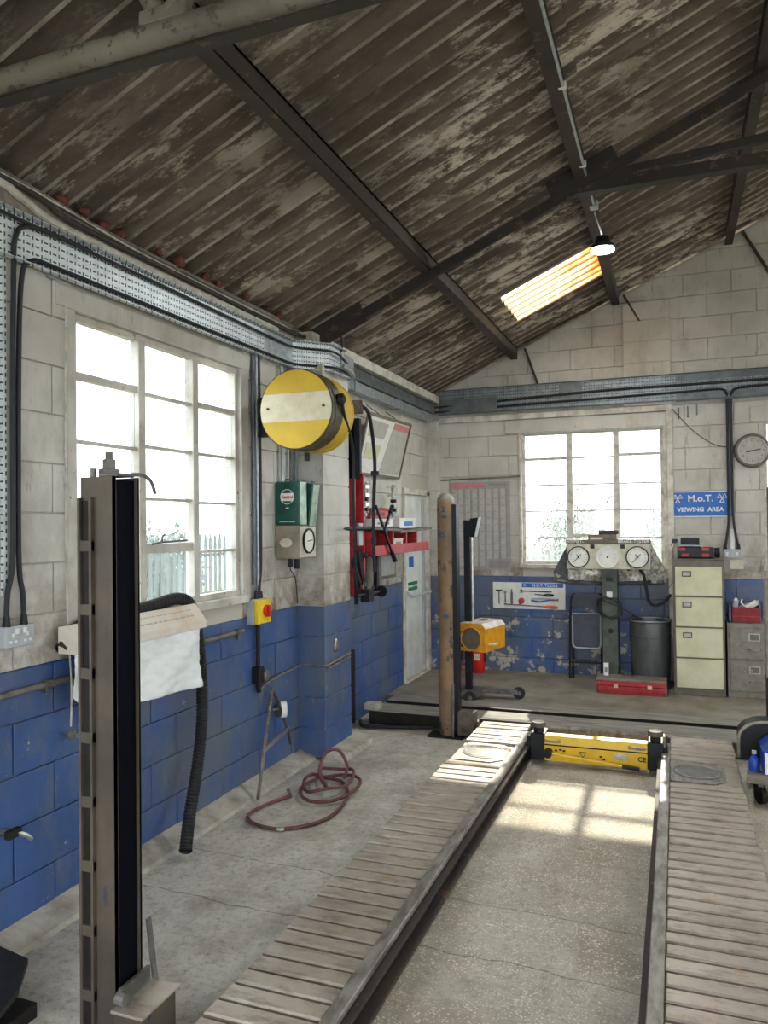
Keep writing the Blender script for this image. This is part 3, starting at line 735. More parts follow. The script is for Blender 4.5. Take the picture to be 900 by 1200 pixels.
# flat braces from the purlin ends to the gable
for x, dx, dz in ((-1.50, .14, -.42), (-.47, .25, -.47), (.66, .25, -.46)):
    MB().bar((x, YB - .05, roof_z(x) - .06), (x + dx, YB - .03, roof_z(x) - .06 + dz), .02, .045, (0, 1, 0)).build('brace', 'purlin_steel', ceil)
# clay lumps stopping the ends of the corrugations over the left wall
for k in (0, 1, 2, 3, 4, 5, 7, 8, 10, 11, 13, 15, 16, 19):
    yy = PITCH_C * (round(2.3 / PITCH_C) + k) + .073; r = random.uniform(.02, .036)
    m = MB(); n_ = 10
    m.lathe([(r * .3, -r), (r * .85, -r * .5), (r, 0), (r * .8, r * .5), (r * .25, r * .9)], (XL + random.uniform(.03, .07), yy + random.uniform(-.02, .02), ZE + random.uniform(.0, .02)), (.4, .2, 1), n=n_)
    for p in m.v: p += Vector([random.uniform(-.004, .004) for _ in range(3)])
    m.build('clay_lump', 'nest_clay', ceil, smooth=True)

# ------------------------------------------------------------------ four-post lift
lift = thing('four_post_lift', 'old brown four-post car lift with two slatted runways lowered to the floor', 'car lift', (-.55, 4.0, 0))
SP = .0937
def slat_mesh(w):
    m = MB(); c = .006; h = .022; d = SP - .016
    P = []
    for z, i in ((0, 0), (h - c, 0), (h, c)):
        P += [(-w / 2 + i, -d / 2 + i, z), (w / 2 - i, -d / 2 + i, z), (w / 2 - i, d / 2 - i, z), (-w / 2 + i, d / 2 - i, z)]
    fs = [(8, 9, 10, 11), (3, 2, 1, 0)] + [(i, (i + 1) % 4, 4 + (i + 1) % 4, 4 + i) for i in range(4)] + [(4 + i, 4 + (i + 1) % 4, 8 + (i + 1) % 4, 8 + i) for i in range(4)]
    me = bpy.data.meshes.new('slat'); me.from_pydata(P, [], fs); me.materials.append(M['worn_runway_steel']); me.update(); return me
def runway(x0, x1, side):
    r = B(x0 + .012, x1 - .012, 1.15, 5.98, .02, .112).build('runway', 'dark_grease', lift)
    w = x1 - x0; me = slat_mesh(w)
    yy = 2.069 - SP * 9
    while yy < 5.97:
        if not 4.955 < yy < 5.42:
            o = bpy.data.objects.new('slat', me); col.objects.link(o); o.parent = r
            o.location = Vector(((x0 + x1) / 2 + random.uniform(-.003, .003), yy, .118 + random.uniform(-.0015, .0015))) - BASE[r]
            o.rotation_euler = (random.uniform(-.012, .012), random.uniform(-.006, .006), random.uniform(-.004, .004))
        yy += SP
    B(x0 + .005, x1 - .005, 4.96, 5.425, .10, .122).build('turn_plate_bed', 'worn_runway_steel', r)
    return r
RL = runway(-1.437, -1.062, -1)
RR = runway(-.06, .345, 1)
for x0, s, r in ((-1.062, 1, RL), (-.06, -1, RR)):
    a = sorted((x0, x0 + s * .052))
    B(a[0], a[1], 1.15, 5.72, .128, .152).build('inner_rail', 'rail_steel', r, bevel=.004)
    b = sorted((x0 + s * .02, x0 + s * .034)); B(b[0], b[1], 1.15, 5.98, .03, .128).build('channel_web', 'dark_grease', r)
    b = sorted((x0 + s * .02, x0 + s * .075)); B(b[0], b[1], 1.15, 5.98, .106, .118).build('channel_flange', 'purlin_steel', r)
    B(b[0], b[1], 1.15, 5.98, .012, .026).build('channel_flange', 'purlin_steel', r)
# far beam across the lift and near beam
fb = B(-1.62, .56, 6.0, 6.09, .03, .118).build('crossbeam', 'rail_steel', lift, bevel=.008)
B(-1.48, -1.05, 5.99, 6.02, .118, .145).build('crossbeam_pad', 'purlin_steel', fb, bevel=.004)
nb = B(-1.62, .56, 1.96, 2.06, .015, .03).build('crossbeam', 'grey_steel', lift, bevel=.004)
def post(x0, x1, y0, y1, z, mat, opening, cap):
    """channel post, open towards the runways"""
    t = .008; s = opening
    p = MB(); xo = x0 if s > 0 else x1
    p.bx(x0, x1, y0, y0 + t, 0, z).bx(x0, x1, y1 - t, y1, 0, z).bx(*sorted((xo, xo + s * t)), y0 + t, y1 - t, 0, z)
    xi = x1 if s > 0 else x0
    p.bx(*sorted((xi - s * t, xi)), y0, y0 + .010, 0, z).bx(*sorted((xi - s * t, xi)), y1 - .010, y1, 0, z)
    o = p.build('post', mat, lift)
    B(*sorted((xo + s * .02, xi - s * .012)), y0 + .0105, y1 - .0105, .03, z - .01).build('carriage_channel', 'dark_channel', o)
    B(x0 - .1, x1 + .1, y0 - .09, y1 + .09, 0, .012).build('base_plate', 'dark_grease', o)
    return o
# near-left post
pn = post(-1.765, -1.635, 1.955, 2.075, 1.855, 'old_post_brown', 1, None)
lad = MB()
for x in (-1.766, -1.722): lad.bx(x, x + .010, 1.938, 1.957, .0, 1.79)
zz = .02
while zz < 1.75: lad.bx(-1.766, -1.712, 1.940, 1.957, zz, zz + .035); zz += .2
lad.build('lock_ladder', 'old_post_brown', pn, bevel=.002)
B(-1.757, -1.722, 1.950, 1.9555, .02, 1.78).build('ladder_slot', 'dark_grease', pn)
B(-1.71, -1.64, 1.97, 2.06, 1.855, 1.868).build('top_plate', 'grey_steel', pn, bevel=.003)
MB().lathe([(.032, 0), (.032, .014), (.02, .016), (.02, .045), (.012, .047), (.012, .07)], (-1.70, 2.01, 1.868), n=6).build('anchor_nut', 'grey_steel', pn)
MB().cyl((-1.745, 1.99, 1.855), (-1.745, 1.99, 1.885), .010, n=10).build('bolt', 'grey_steel', pn)
MB().tube(smooth_path([(-1.65, 2.02, 1.86), (-1.60, 2.03, 1.862), (-1.565, 2.04, 1.845), (-1.545, 2.04, 1.80)], 4), .006).build('safety_hook', 'grey_steel', pn)
hb = B(-1.632, -1.525, 1.93, 2.10, .0, .215).build('beam_end', 'old_post_brown', pn, bevel=.004)
B(-1.634, -1.515, 1.92, 2.11, .215, .225).build('beam_end_plate', 'worn_runway_steel', pn, bevel=.003)
MB().bar((-1.622, 1.95, .25), (-1.622, 2.09, .25), .012, .05).build('lift_bracket', 'grey_steel', pn)
MB().cyl((-1.632, 1.955, .245), (-1.60, 1.955, .245), .022, n=12).build('bracket_bolt', 'grey_steel', pn)
MB().bar((-1.60, 2.13, .0), (-1.63, 2.10, .42), .02, .008).build('guide_strip', 'grey_steel', pn)
# far-left post: rounded front, dome cap
pf = MB(); n_ = 14; prof = [(-1.79 + .065 + .065 * math.cos(math.pi + math.pi * i / n_), 5.955 - .05 * math.sin(math.pi * i / n_)) for i in range(n_ + 1)] + [(-1.66, 6.02), (-1.79, 6.02)]
pf.prism([(x, y, 0) for x, y in prof], (0, 0, 1.86)); pf = pf.build('post', 'post_brown', lift, smooth=True)
cp = MB(); R_ = []
for i in range(7):
    a = i / 6 * math.pi / 2; k = math.cos(a); R_.append([(-1.725 + (x + 1.725) * max(k, .02), 5.965 + (y - 5.965) * max(k, .02), 1.86 + .075 * math.sin(a)) for x, y in prof])
nn = len(prof); cp.add([p for ring in R_ for p in ring], [(i * nn + k, i * nn + (k + 1) % nn, (i + 1) * nn + (k + 1) % nn, (i + 1) * nn + k) for i in range(6) for k in range(nn)] + [tuple(range(6 * nn, 7 * nn))])
cp.build('post_cap', 'cap_grey', pf, smooth=True)
B(-1.668, -1.63, 5.935, 6.03, .03, 1.84).build('carriage_channel', 'black_steel', pf)
rp = random.Random(4)
for z, s in ((1.80, .045), (1.60, .036), (1.74, .02), (.95, .025)):
    ang0 = rp.uniform(-.5, .3); pts_ = []
    for i in range(10):
        a_ = 2 * math.pi * i / 10; k_ = s * rp.uniform(.55, 1.1); th = math.pi / 2 + ang0 + k_ * math.cos(a_) / .06
        pts_.append((-1.725 - .0655 * math.cos(th), 5.955 - .0505 * math.sin(th), z + k_ * math.sin(a_) * .9))
    MB().prism(pts_, (0, -.0012, 0)).build('paint_patch', 'paint_teal', pf)
B(-1.87, -1.58, 5.86, 6.06, 0, .012).build('base_plate', 'dark_grease', pf)
MB().bar((-1.66, 5.885, .012), (-1.665, 5.93, .42), .02, .012).build('guide_strip', 'grey_steel', pf)
B(-1.63, -1.50, 5.90, 6.03, .02, .205).build('beam_end', 'beam_brown', pf, bevel=.006)
# right-hand posts and the control box
pr = post(.60, .74, 5.90, 6.03, 1.92, 'post_brown', -1, None)
cb = B(.555, .72, 5.78, 5.90, .63, 1.30).build('control_box', 'cabinet_grey', lift, bevel=.006)
B(.56, .60, 5.82, 5.90, .012, .63).build('cable_duct', 'black_steel', cb)
MB().cyl((.63, 5.78, 1.15), (.63, 5.76, 1.15), .02, n=14).build('button', 'red_bright', cb)
post(.60, .74, 1.955, 2.075, 1.855, 'old_post_brown', -1, None)

# turn plates lying in the runways
for (x0, x1, y0, y1, lb) in ((-1.405, -1.09, 4.985, 5.40, 'round steel turn plate set in the far end of the runway by the blue pilaster'), (-.055, .26, 4.985, 5.40, 'scuffed grey turn plate set in the far end of the runway beside the trolley')):
    t = thing('turn_plate', lb, 'turn plate', ((x0 + x1) / 2, (y0 + y1) / 2, .122), 'turn plates of the lift')
    cx, cy = (x0 + x1) / 2, (y0 + y1) / 2; c = .07
    MB().prism([(x0, y0, .122), (x1 - c, y0, .122), (x1, y0 + c, .122), (x1, y1 - c, .122), (x1 - c, y1, .122), (x0, y1, .122)], (0, 0, .007)).build('plate', 'rail_steel', t)
    MB().lathe([(.145, 0), (.145, .003), (.135, .005), (.02, .005)], (cx, cy, .129), n=36).build('disc', 'grey_steel', t, smooth=True)
    MB().torus((cx, cy, .134), (0, 0, 1), .125, .0025, 36, 6).build('ring', 'bright_steel', t)
# low clamp bar behind the runway end
t = thing('jacking_beam', 'scratched yellow hydraulic jacking beam slung between the two runways', 'jack', (-.54, 5.5, .0))
body = MB().prism([(-.88, 5.44, .035), (-.88, 5.44, .15), (-.88, 5.455, .205), (-.88, 5.54, .205), (-.88, 5.56, .035)], (.68, 0, 0)).build('body', 'jack_yellow', t, bevel=.005)
B(-.885, -.195, 5.436, 5.442, .142, .150).build('seam', 'dark_grease', body)
for x in (-.865, -.31): 
    MB().tube(smooth_path([(x, 5.452, .178), (x, 5.425, .172), (x + .09, 5.425, .172), (x + .09, 5.452, .178)], 3), .006).build('grab_handle', 'bright_steel', body)
B(-.41, -.33, 5.4365, 5.44, .085, .125).build('rating_plate', 'bright_steel', body)
lettering('marking', 'CE', .045, (-.235, 5.4385, .10), 'back', 'ink', body, bold=.001)
for i, (x, z) in enumerate(((-.80, .11), (-.77, .118), (-.745, .112), (-.76, .085), (-.50, .095), (-.48, .08))):
    B(x - .009, x + .009, 5.4365, 5.44, z - .006, z + .006).build('warning_mark', 'ink', body)
tri = MB()
for a, b in (((-.645, .115), (-.595, .115)), ((-.595, .115), (-.62, .08)), ((-.62, .08), (-.645, .115))): tri.bar((a[0], 5.4375, a[1]), (b[0], 5.4375, b[1]), .003, .004)
tri.build('warning_mark', 'ink', body)
MB().tube([(-.85, 5.41, .095), (-.35, 5.40, .055)], .011).build('pump_lever', 'jack_yellow', t, smooth=True)
MB().tube([(-.36, 5.40, .056), (-.25, 5.398, .047)], .014).build('lever_grip', 'rubber', t, smooth=True)
MB().cyl((-.85, 5.38, .095), (-.85, 5.44, .098), .028, n=14).build('pump_block', 'black_steel', t, smooth=True)
for x, s in ((-.93, -1), (-.15, 1)):
    B(x - .05, x + .05, 5.45, 5.64, .03, .21).build('ram_housing', 'black_steel', t, bevel=.006)
    MB().cyl((x, 5.52, .21), (x, 5.52, .245), .035, n=18).build('ram', 'dark_grease', t, smooth=True)
    MB().lathe([(.036, 0), (.05, .004), (.05, .03), (.045, .036), (.02, .033)], (x, 5.52, .245), n=22).build('rubber_pad', 'beam_brown', t, smooth=True)
    B(*sorted((x + s * .05, x + s * .075)), 5.46, 5.62, .12, .19).build('roller_carrier', 'dark_grease', t, bevel=.004)

# ------------------------------------------------------------------ drum on the left wall and its hoses
DX, DZ = -2.175, 2.405
t = thing('hose_reel_drum', 'yellow and cream drum-shaped hose reel bracketed high on the wall beside the window', 'hose reel', (DX, 4.4, 2.15))
def band_disc(z0, z1, r, y, name, mat):
    pts = []; n = 24
    a0 = math.asin(max(-1, min(1, z0 / r))); a1 = math.asin(max(-1, min(1, z1 / r)))
    for i in range(n + 1): a = a0 + (a1 - a0) * i / n; pts.append((DX + r * math.cos(a), y, DZ + r * math.sin(a)))
    for i in range(n + 1): a = a1 + (a0 - a1) * i / n; pts.append((DX - r * math.cos(a), y, DZ + r * math.sin(a)))
    MB().prism(pts, (0, .012, 0)).build(name, mat, t)
r = .242
band_disc(.10, r - 1e-4, r, 4.245, 'lid_band', 'drum_yellow'); band_disc(-.075, .0995, r, 4.245, 'lid_band', 'drum_cream'); band_disc(-r + 1e-4, -.0755, r, 4.245, 'lid_band', 'drum_yellow')
for s in (-1, 1): MB().cyl((DX + s * .19, 4.245, DZ + .01), (DX + s * .19, 4.239, DZ + .01), .008, n=8).build('lid_screw', 'ink', t)
MB().lathe([(.238, 4.256), (.25, 4.25), (.25, 4.27), (.245, 4.275), (.244, 4.30), (.238, 4.31)], (DX, 0, DZ), (0, 1, 0), n=40, cap=False).build('front_rim', 'drum_dark', t, smooth=True)
MB().lathe([(.238, 4.31), (.247, 4.315), (.247, 4.40), (.25, 4.405), (.25, 4.415), (.246, 4.42)], (DX, 0, DZ), (0, 1, 0), n=40, cap=False).build('middle_shell', 'drum_dark', t, smooth=True)
MB().lathe([(.246, 4.42), (.25, 4.43), (.25, 4.54), (.245, 4.55), (.245, 4.56), (.25, 4.565), (.25, 4.58), (.24, 4.585)], (DX, 0, DZ), (0, 1, 0), n=40).build('rear_shell', 'drum_yellow', t, smooth=True)
MB().lathe([(.24, 4.255), (.24, 4.585)], (DX, 0, DZ), (0, 1, 0), n=32).build('core', 'black_steel', t)
B(XL, DX - .20, 4.47, 4.53, DZ - .13, DZ + .13).build('wall_bracket', 'black_steel', t, bevel=.006)
MB().lathe([(.035, 0), (.04, .03), (.02, .05)], (DX + .235, 4.36, DZ + .06), (1, -.25, -.1), n=14).build('hose_outlet', 'black_steel', t, smooth=True)
MB().bar((DX + .18, 4.54, DZ + .04), (DX + .275, 4.655, DZ + .05), .03, .09).build('outlet_plate', 'drum_dark', t, bevel=.006)
MB().tube([(DX - .05, 4.50, DZ - .245), (DX - .05, 4.50, DZ - .30)], .018).build('drain_nipple', 'black_steel', t)
def hose(name, pts, r, mat, label, cat='hose', k=6, n=8, group=None):
    o = MB().tube(smooth_path(pts, k), r, n).build(name, mat, smooth=True); return tag(o, label, cat, group)
hose('air_hose', [(DX + .27, 4.35, DZ + .06), (DX + .255, 4.40, DZ - .02), (-1.99, 4.70, 2.20), (-2.03, 4.80, 1.90), (-2.05, 4.86, 1.60), (-2.06, 4.90, 1.34)], .011, 'rubber', 'thin black hose hanging from the yellow drum in front of the pilaster')
hz = thing('air_line', 'thicker black hose looping off the drum outlet with a clamp halfway down', 'hose', (-2.0, 5.0, 1.3))
MB().tube(smooth_path([(-1.90, 4.66, 2.46), (-1.885, 4.75, 2.40), (-1.95, 5.0, 2.13), (-1.98, 5.05, 1.86), (-1.985, 5.05, 1.60), (-1.98, 5.05, 1.36)], 6), .013, 8).build('tube', 'rubber', hz, smooth=True)
MB().lathe([(.028, 0), (.03, .015), (.028, .03)], (-1.958, 5.02, 2.03), n=10).build('clamp', 'black_steel', hz)
MB().lathe([(.020, 0), (.020, .05)], (-1.984, 5.05, 1.55), n=10).build('coupling', 'black_steel', hz)
hose('air_hose', [(-2.06, 4.90, 1.36), (-2.07, 4.93, 1.24), (-2.10, 5.0, 1.14)], .016, 'black_steel', 'black coupling end below the thin hose from the drum')

# ------------------------------------------------------------------ oil tins and gauge box on the left wall
def tin(y0, tilt, label):
    t = thing('oil_tin', label, 'oil tin', (-2.49, y0 + .055, 1.69))
    x0, x1, z0, z1, y1 = -2.58, -2.39, 1.69, 1.99, y0 + .105
    Mx = Matrix.Translation((-2.48, y0, z0)) @ Matrix.Rotation(tilt, 4, 'Y') @ Matrix.Translation((2.48, -y0, -z0))
    b = MB().bx(x0, x1 - .004, y0, y1, z0, z1).xf(Mx).build('body', 'tin_green', t, bevel=.008)
    MB().bx(x1 - .004, x1, y0 + .004, y1 - .004, z0 + .004, z1 - .004).xf(Mx).build('side_panel', 'tin_side', b)
    MB().cyl((x1 - .04, y1 - .04, z1), (x1 - .04, y1 - .04, z1 + .018), .016, n=12).xf(Mx).build('cap', 'grey_steel', t)
    MB().tube([(x0 + .05, y0 + .05, z1), (x0 + .055, y0 + .05, z1 + .018), (x0 + .10, y0 + .05, z1 + .018), (x0 + .105, y0 + .05, z1)], .004).xf(Mx).build('handle', 'grey_steel', t)
    c = Vector((-2.488, y0 - .0012, 1.885))
    MB().torus(c, (0, 1, 0), .05, .0022, 28, 6).xf(Mx).build('badge_ring', 'plastic_white', b)
    MB().prism([(c.x - .048, c.y, c.z - .028), (c.x + .04, c.y, c.z - .03), (c.x + .022, c.y, c.z - .05), (c.x + .05, c.y, c.z - .022), (c.x + .046, c.y, c.z + .026), (c.x - .036, c.y, c.z + .024), (c.x - .028, c.y, c.z + .045), (c.x - .046, c.y, c.z + .02)], (0, -.0008, 0)).xf(Mx).build('badge', 'plastic_white', b)
    if tilt == 0:
        lettering('badge_lettering', 'Castrol', .030, (c.x + .001, c.y - .002, c.z - .002), 'back', 'red_bright', b, bold=.0008)
        B(c.x - .012, c.x + .012, y0 - .001, y0, c.z - .08, c.z - .073).build('label_line', 'plastic_white', b)
        B(x0 + .03, x1 - .04, y0 - .001, y0, z0 + .022, z0 + .025).build('label_line', 'plastic_white', b)
    return t
tin(4.72, 0, 'dark green oil tin with a white and red badge standing on the gauge box')
tin(4.86, math.radians(7), 'tilted dark green oil tin wedged behind the badged tin')
t = thing('gauge_box', 'brown-grey metal wall box with a round dial on its side', 'gauge', (-2.49, 4.83, 1.46))
gb = B(-2.58, -2.40, 4.72, 4.98, 1.46, 1.69).build('case', 'gauge_box', t, bevel=.006)
B(-2.40, -2.396, 4.73, 4.97, 1.47, 1.68).build('dial_panel', 'tester_cream', t)
MB().lathe([(.088, 0), (.088, .012), (.078, .014), (.076, .008)], (-2.396, 4.85, 1.58), (1, 0, 0), n=30, cap=False).build('dial_bezel', 'black_steel', t, smooth=True)
MB().lathe([(.077, 0), (.077, .005)], (-2.396, 4.85, 1.58), (1, 0, 0), n=30).build('dial_face', 'dial_white', t)
MB().bar((-2.388, 4.83, 1.578), (-2.388, 4.90, 1.585), .004, .012, (1, 0, 0)).build('needle', 'ink', t)
MB().lathe([(.03, 0), (.03, .001)], (-2.50, 4.7185, 1.57), (0, -1, 0), n=20).xf(Matrix.Translation((-2.50, 0, 0)) @ Matrix.Diagonal((1.6, 1, 1, 1)) @ Matrix.Translation((2.50, 0, 0))).build('faded_badge', 'tester_cream', t)
B(XL, -2.58, 4.75, 4.95, 1.48, 1.66).build('backing', 'timber_grey', t)
MB().cyl((-2.52, 4.82, 1.40), (-2.52, 4.82, 1.46), .02, n=10).build('gland', 'black_steel', t)
MB().cyl((-2.49, 4.86, 1.385), (-2.49, 4.86, 1.46), .022, n=10).build('gland', 'black_steel', t)
hose('capillary_cable', [(-2.52, 4.82, 1.41), (-2.56, 4.90, 1.37), (-2.585, 5.02, 1.30), (-2.585, 5.05, 1.12)], .004, 'cable_black', 'thin black cable dropping from the gauge box to the blue paint')
for k, (yy, r, m_) in enumerate(((4.80, .013, 'galvanised'), (4.93, .012, 'grey_steel'), (5.0, .016, 'galvanised_dull'))):
    o = MB().cyl((-2.565, yy, 1.69 if k else 1.72), (-2.565, yy, 2.80), r, n=10).build('conduit_pipe', m_, smooth=True)
    tag(o, ('bright steel conduit rising behind the badged tin to the tray', 'narrow dull pipe rising between two conduits above the oil tins', 'widest grey pipe in the corner of the pilaster above the oil tins')[k], 'conduit')

# ------------------------------------------------------------------ left wall services
def tray_profile(name, pts, z0, z1, lip, label, cat='cable tray', mat='perforated_galvanised'):
    """shallow channel following pts in plan, open to the room; pts run along the wall"""
    t = thing(name, label, cat, (pts[0][0], pts[0][1], z0))
    for (a, b) in zip(pts, pts[1:]):
        a, b = Vector((a[0], a[1], 0)), Vector((b[0], b[1], 0)); d = (b - a).normalized(); nrm = Vector((d.y, -d.x, 0))
        zc = (z0 + z1) / 2
        MB().bar(a + Vector((0, 0, zc)), b + Vector((0, 0, zc)), .003, z1 - z0).build('bed', mat, t)
        for z in (z0, z1):
            MB().bar(a + nrm * lip / 2 + Vector((0, 0, z)), b + nrm * lip / 2 + Vector((0, 0, z)), lip, .003).build('flange', mat, t)
    return t
tr = tray_profile('cable_tray', [(-2.565, .6), (-2.565, 4.95), (-2.36, 5.16), (-2.36, 5.42)], 2.815, 3.015, .035, 'perforated galvanised cable tray running above the left window')
B(-2.575, -2.56, 4.56, 4.98, 2.82, 3.01).build('joint_plate', 'galvanised', tr)
MB().bx(-2.588, -2.568, .9, .94, 2.80, 3.02).bx(-2.588, -2.568, 2.66, 2.70, 2.80, 3.02).bx(-2.588, -2.568, 4.5, 4.54, 2.80, 3.02).build('bracket', 'galvanised', tr)
hose('tray_cable', [(-2.545, .6, 2.985), (-2.545, 2.2, 2.985), (-2.545, 3.4, 2.98), (-2.545, 4.6, 2.965), (-2.53, 4.95, 2.965), (-2.34, 5.17, 2.96), (-2.34, 5.42, 2.93), (-2.40, 5.7, 2.92)], .0085, 'cable_black', 'black cable clipped along the top of the perforated tray', 'cable')
hose('tray_cable', [(-2.545, 2.60, 2.845), (-2.545, 3.4, 2.845), (-2.545, 4.6, 2.845), (-2.53, 4.95, 2.845), (-2.34, 5.17, 2.845), (-2.34, 5.42, 2.85)], .0085, 'cable_black', 'black cable clipped along the bottom of the perforated tray', 'cable')
hose('tray_cable', [(-2.55, 2.60, 2.845), (-2.545, 2.54, 2.83), (-2.56, 2.50, 2.76), (-2.565, 2.485, 2.4), (-2.565, 2.48, 1.6), (-2.57, 2.505, 1.42), (-2.57, 2.51, 1.31)], .011, 'cable_black', 'black cable dropping from the tray bottom to the double socket', 'cable')
hose('tray_cable', [(-2.545, 2.9, 2.985), (-2.545, 2.62, 2.985), (-2.545, 2.50, 2.965), (-2.55, 2.455, 2.90), (-2.56, 2.455, 2.75), (-2.565, 2.452, 2.2), (-2.565, 2.45, 1.6), (-2.57, 2.425, 1.42), (-2.57, 2.42, 1.31)], .011, 'cable_black', 'black cable bent over the tray top and dropping to the double socket', 'cable')
o = B(XL + .004, XL + .018, 2.412, 2.438, 1.42, 2.82).build('slotted_channel', 'perforated_galvanised'); tag(o, 'narrow slotted steel strut standing beside the socket cables', 'channel')
t = thing('wall_socket', 'grey metal-clad double socket under the two black cables by the left window', 'socket', (-2.58, 2.475, 1.205))
B(XL, -2.555, 2.40, 2.555, 1.205, 1.292).build('box', 'plastic_grey', t, bevel=.004)
for y_ in (2.44, 2.515):
    s_ = MB(); s_.bx(-2.555, -2.5535, y_ - .006, y_ + .006, 1.245, 1.262).bx(-2.555, -2.5535, y_ - .02, y_ - .006, 1.222, 1.232).bx(-2.555, -2.5535, y_ + .006, y_ + .02, 1.222, 1.232)
    s_.build('pin_hole', 'plastic_white', t)
    B(-2.555, -2.548, y_ + (.01 if y_ < 2.47 else -.025), y_ + (.025 if y_ < 2.47 else -.01), 1.258, 1.28).build('rocker', 'plastic_white', t)
for y_ in (2.42, 2.51): MB().cyl((-2.57, y_, 1.29), (-2.57, y_, 1.335), .017, .012, n=10).build('gland', 'black_steel', t)
# pale cables and an old pipe bundled on the wall plate under the eaves
hose('eaves_pipe', [(-2.54, .6, 3.12), (-2.54, 2.2, 3.105), (-2.54, 2.46, 3.08), (-2.545, 2.62, 3.045), (-2.545, 2.9, 3.035), (-2.545, 4.7, 3.035)], .018, 'cable_white', 'thick pale pipe dipping onto the top of the cable tray', 'pipe')
hose('eaves_cable', [(-2.53, .6, 3.135), (-2.53, 2.4, 3.12), (-2.53, 2.75, 3.075), (-2.53, 3.6, 3.07), (-2.53, 4.9, 3.06), (-2.42, 5.3, 3.07)], .013, 'roof_steel', 'dark brown cable sagging along the wall plate under the roof', 'cable')
hose('eaves_cable', [(-2.50, .6, 3.155), (-2.52, 2.3, 3.14), (-2.53, 3.0, 3.11), (-2.53, 4.0, 3.10), (-2.53, 5.0, 3.09)], .007, 'cable_grey', 'grey wire pinned along the eaves between the clay lumps and the pipe', 'cable')
hose('eaves_cable', [(-2.51, .6, 3.148), (-2.525, 2.5, 3.125), (-2.535, 3.3, 3.09), (-2.535, 4.9, 3.085)], .006, 'cable_white', 'thin white wire strung beneath the grey eaves wire', 'cable')
# solid trunking beyond the pilaster
t = thing('cable_trunking', 'dull grey solid trunking fixed under the white beam near the corner', 'trunking', (-2.5, 6.9, 2.82))
B(XL + .011, -2.48, 5.56, 8.2, 2.90, 3.0).build('upper_channel', 'galvanised_dull', t, bevel=.006)
B(XL + .011, -2.50, 5.56, 8.2, 2.81, 2.895).build('lower_channel', 'galvanised', t, bevel=.006)
B(-2.40, -2.34, 5.36, 5.58, 2.82, 2.99).build('end_piece', 'galvanised', t, bevel=.008)
MB().bx(XL + .011, -2.485, 5.95, 5.97, 2.80, 3.01).bx(XL + .011, -2.485, 7.1, 7.12, 2.80, 3.01).build('joint_strap', 'galvanised', t)
hose('flexible_conduit', [(-2.30, 5.25, 2.87), (-2.30, 5.40, 2.86), (-2.34, 5.55, 2.84), (-2.42, 5.62, 2.845)], .02, 'galvanised', 'short bright flexible conduit joining the tray to the trunking', 'conduit')
hose('roof_cable', [(-2.36, 5.35, 2.99), (-2.34, 5.36, 3.06), (-2.35, 5.33, 3.20), (-2.22, 5.30, 3.20), (-1.6, 5.27, 3.44), (-.60, 5.27, 3.88)], .009, 'cable_black', 'black cable climbing from the tray along the rafter to the light', 'cable')
# conduits, isolator and pipe left of the pilaster
o = MB().cyl((-2.575, 4.425, 1.30), (-2.575, 4.425, 2.82), .014, n=10).build('conduit_pipe', 'galvanised_dull', smooth=True); tag(o, 'dull conduit dropping beside the window jamb to the yellow isolator', 'conduit')
o = MB().cyl((-2.575, 4.465, 1.24), (-2.575, 4.465, 2.82), .012, n=10).build('conduit_pipe', 'galvanised', smooth=True); tag(o, 'bright conduit close beside the dull one above the yellow isolator', 'conduit')
hose('isolator_cable', [(-2.575, 4.50, 2.82), (-2.57, 4.50, 2.0), (-2.57, 4.495, 1.45), (-2.565, 4.47, 1.33), (-2.56, 4.45, 1.22)], .011, 'cable_black', 'black cable following the conduits down into the yellow isolator', 'cable')
t = thing('isolator_switch', 'grey and yellow isolator with a red rotary knob on the left wall', 'switch', (-2.54, 4.44, 1.05))
B(XL, -2.545, 4.355, 4.525, 1.05, 1.215).build('back_box', 'plastic_grey', t, bevel=.005)
B(-2.545, -2.51, 4.36, 4.52, 1.055, 1.21).build('cover', 'switch_yellow', t, bevel=.006)
kn = MB().lathe([(.04, 0), (.04, .012), (.034, .016)], (-2.51, 4.455, 1.135), (1, 0, 0), n=24).build('knob', 'red_bright', t, smooth=True)
B(-2.497, -2.475, 4.444, 4.466, 1.098, 1.172).build('knob_grip', 'red_bright', kn, bevel=.004)
MB().cyl((-2.56, 4.42, 1.215), (-2.56, 4.42, 1.27), .017, .013, n=10).build('gland', 'black_steel', t)
MB().cyl((-2.56, 4.47, 1.215), (-2.56, 4.47, 1.26), .016, .013, n=10).build('gland', 'black_steel', t)
t = thing('conduit_drop', 'black conduit with a round outlet box hanging under the isolator', 'conduit', (-2.57, 4.45, .62))
MB().cyl((-2.57, 4.45, .76), (-2.57, 4.45, 1.05), .014, n=10).build('pipe', 'black_steel', t, smooth=True)
B(XL, -2.54, 4.41, 4.48, .66, .77).build('box', 'black_steel', t, bevel=.006)
MB().lathe([(.038, 0), (.038, .03), (.03, .036)], (-2.575, 4.515, .70), (1, 0, 0), n=20).build('round_lid', 'grey_steel', t, smooth=True)
MB().cyl((-2.57, 4.46, .60), (-2.57, 4.45, .66), .016, n=10).build('elbow', 'black_steel', t)
hose('wall_pipe', [(-2.575, 4.475, .61), (-2.575, 4.60, .64), (-2.575, 4.95, .665), (-2.575, 5.04, .67), (-2.55, 5.065, .672), (-2.40, 5.067, .675), (-2.366, 5.075, .675), (-2.366, 5.15, .68), (-2.366, 5.50, .70)], .009, 'cable_grey', 'thin painted pipe running round the blue pilaster at knee height', 'pipe')
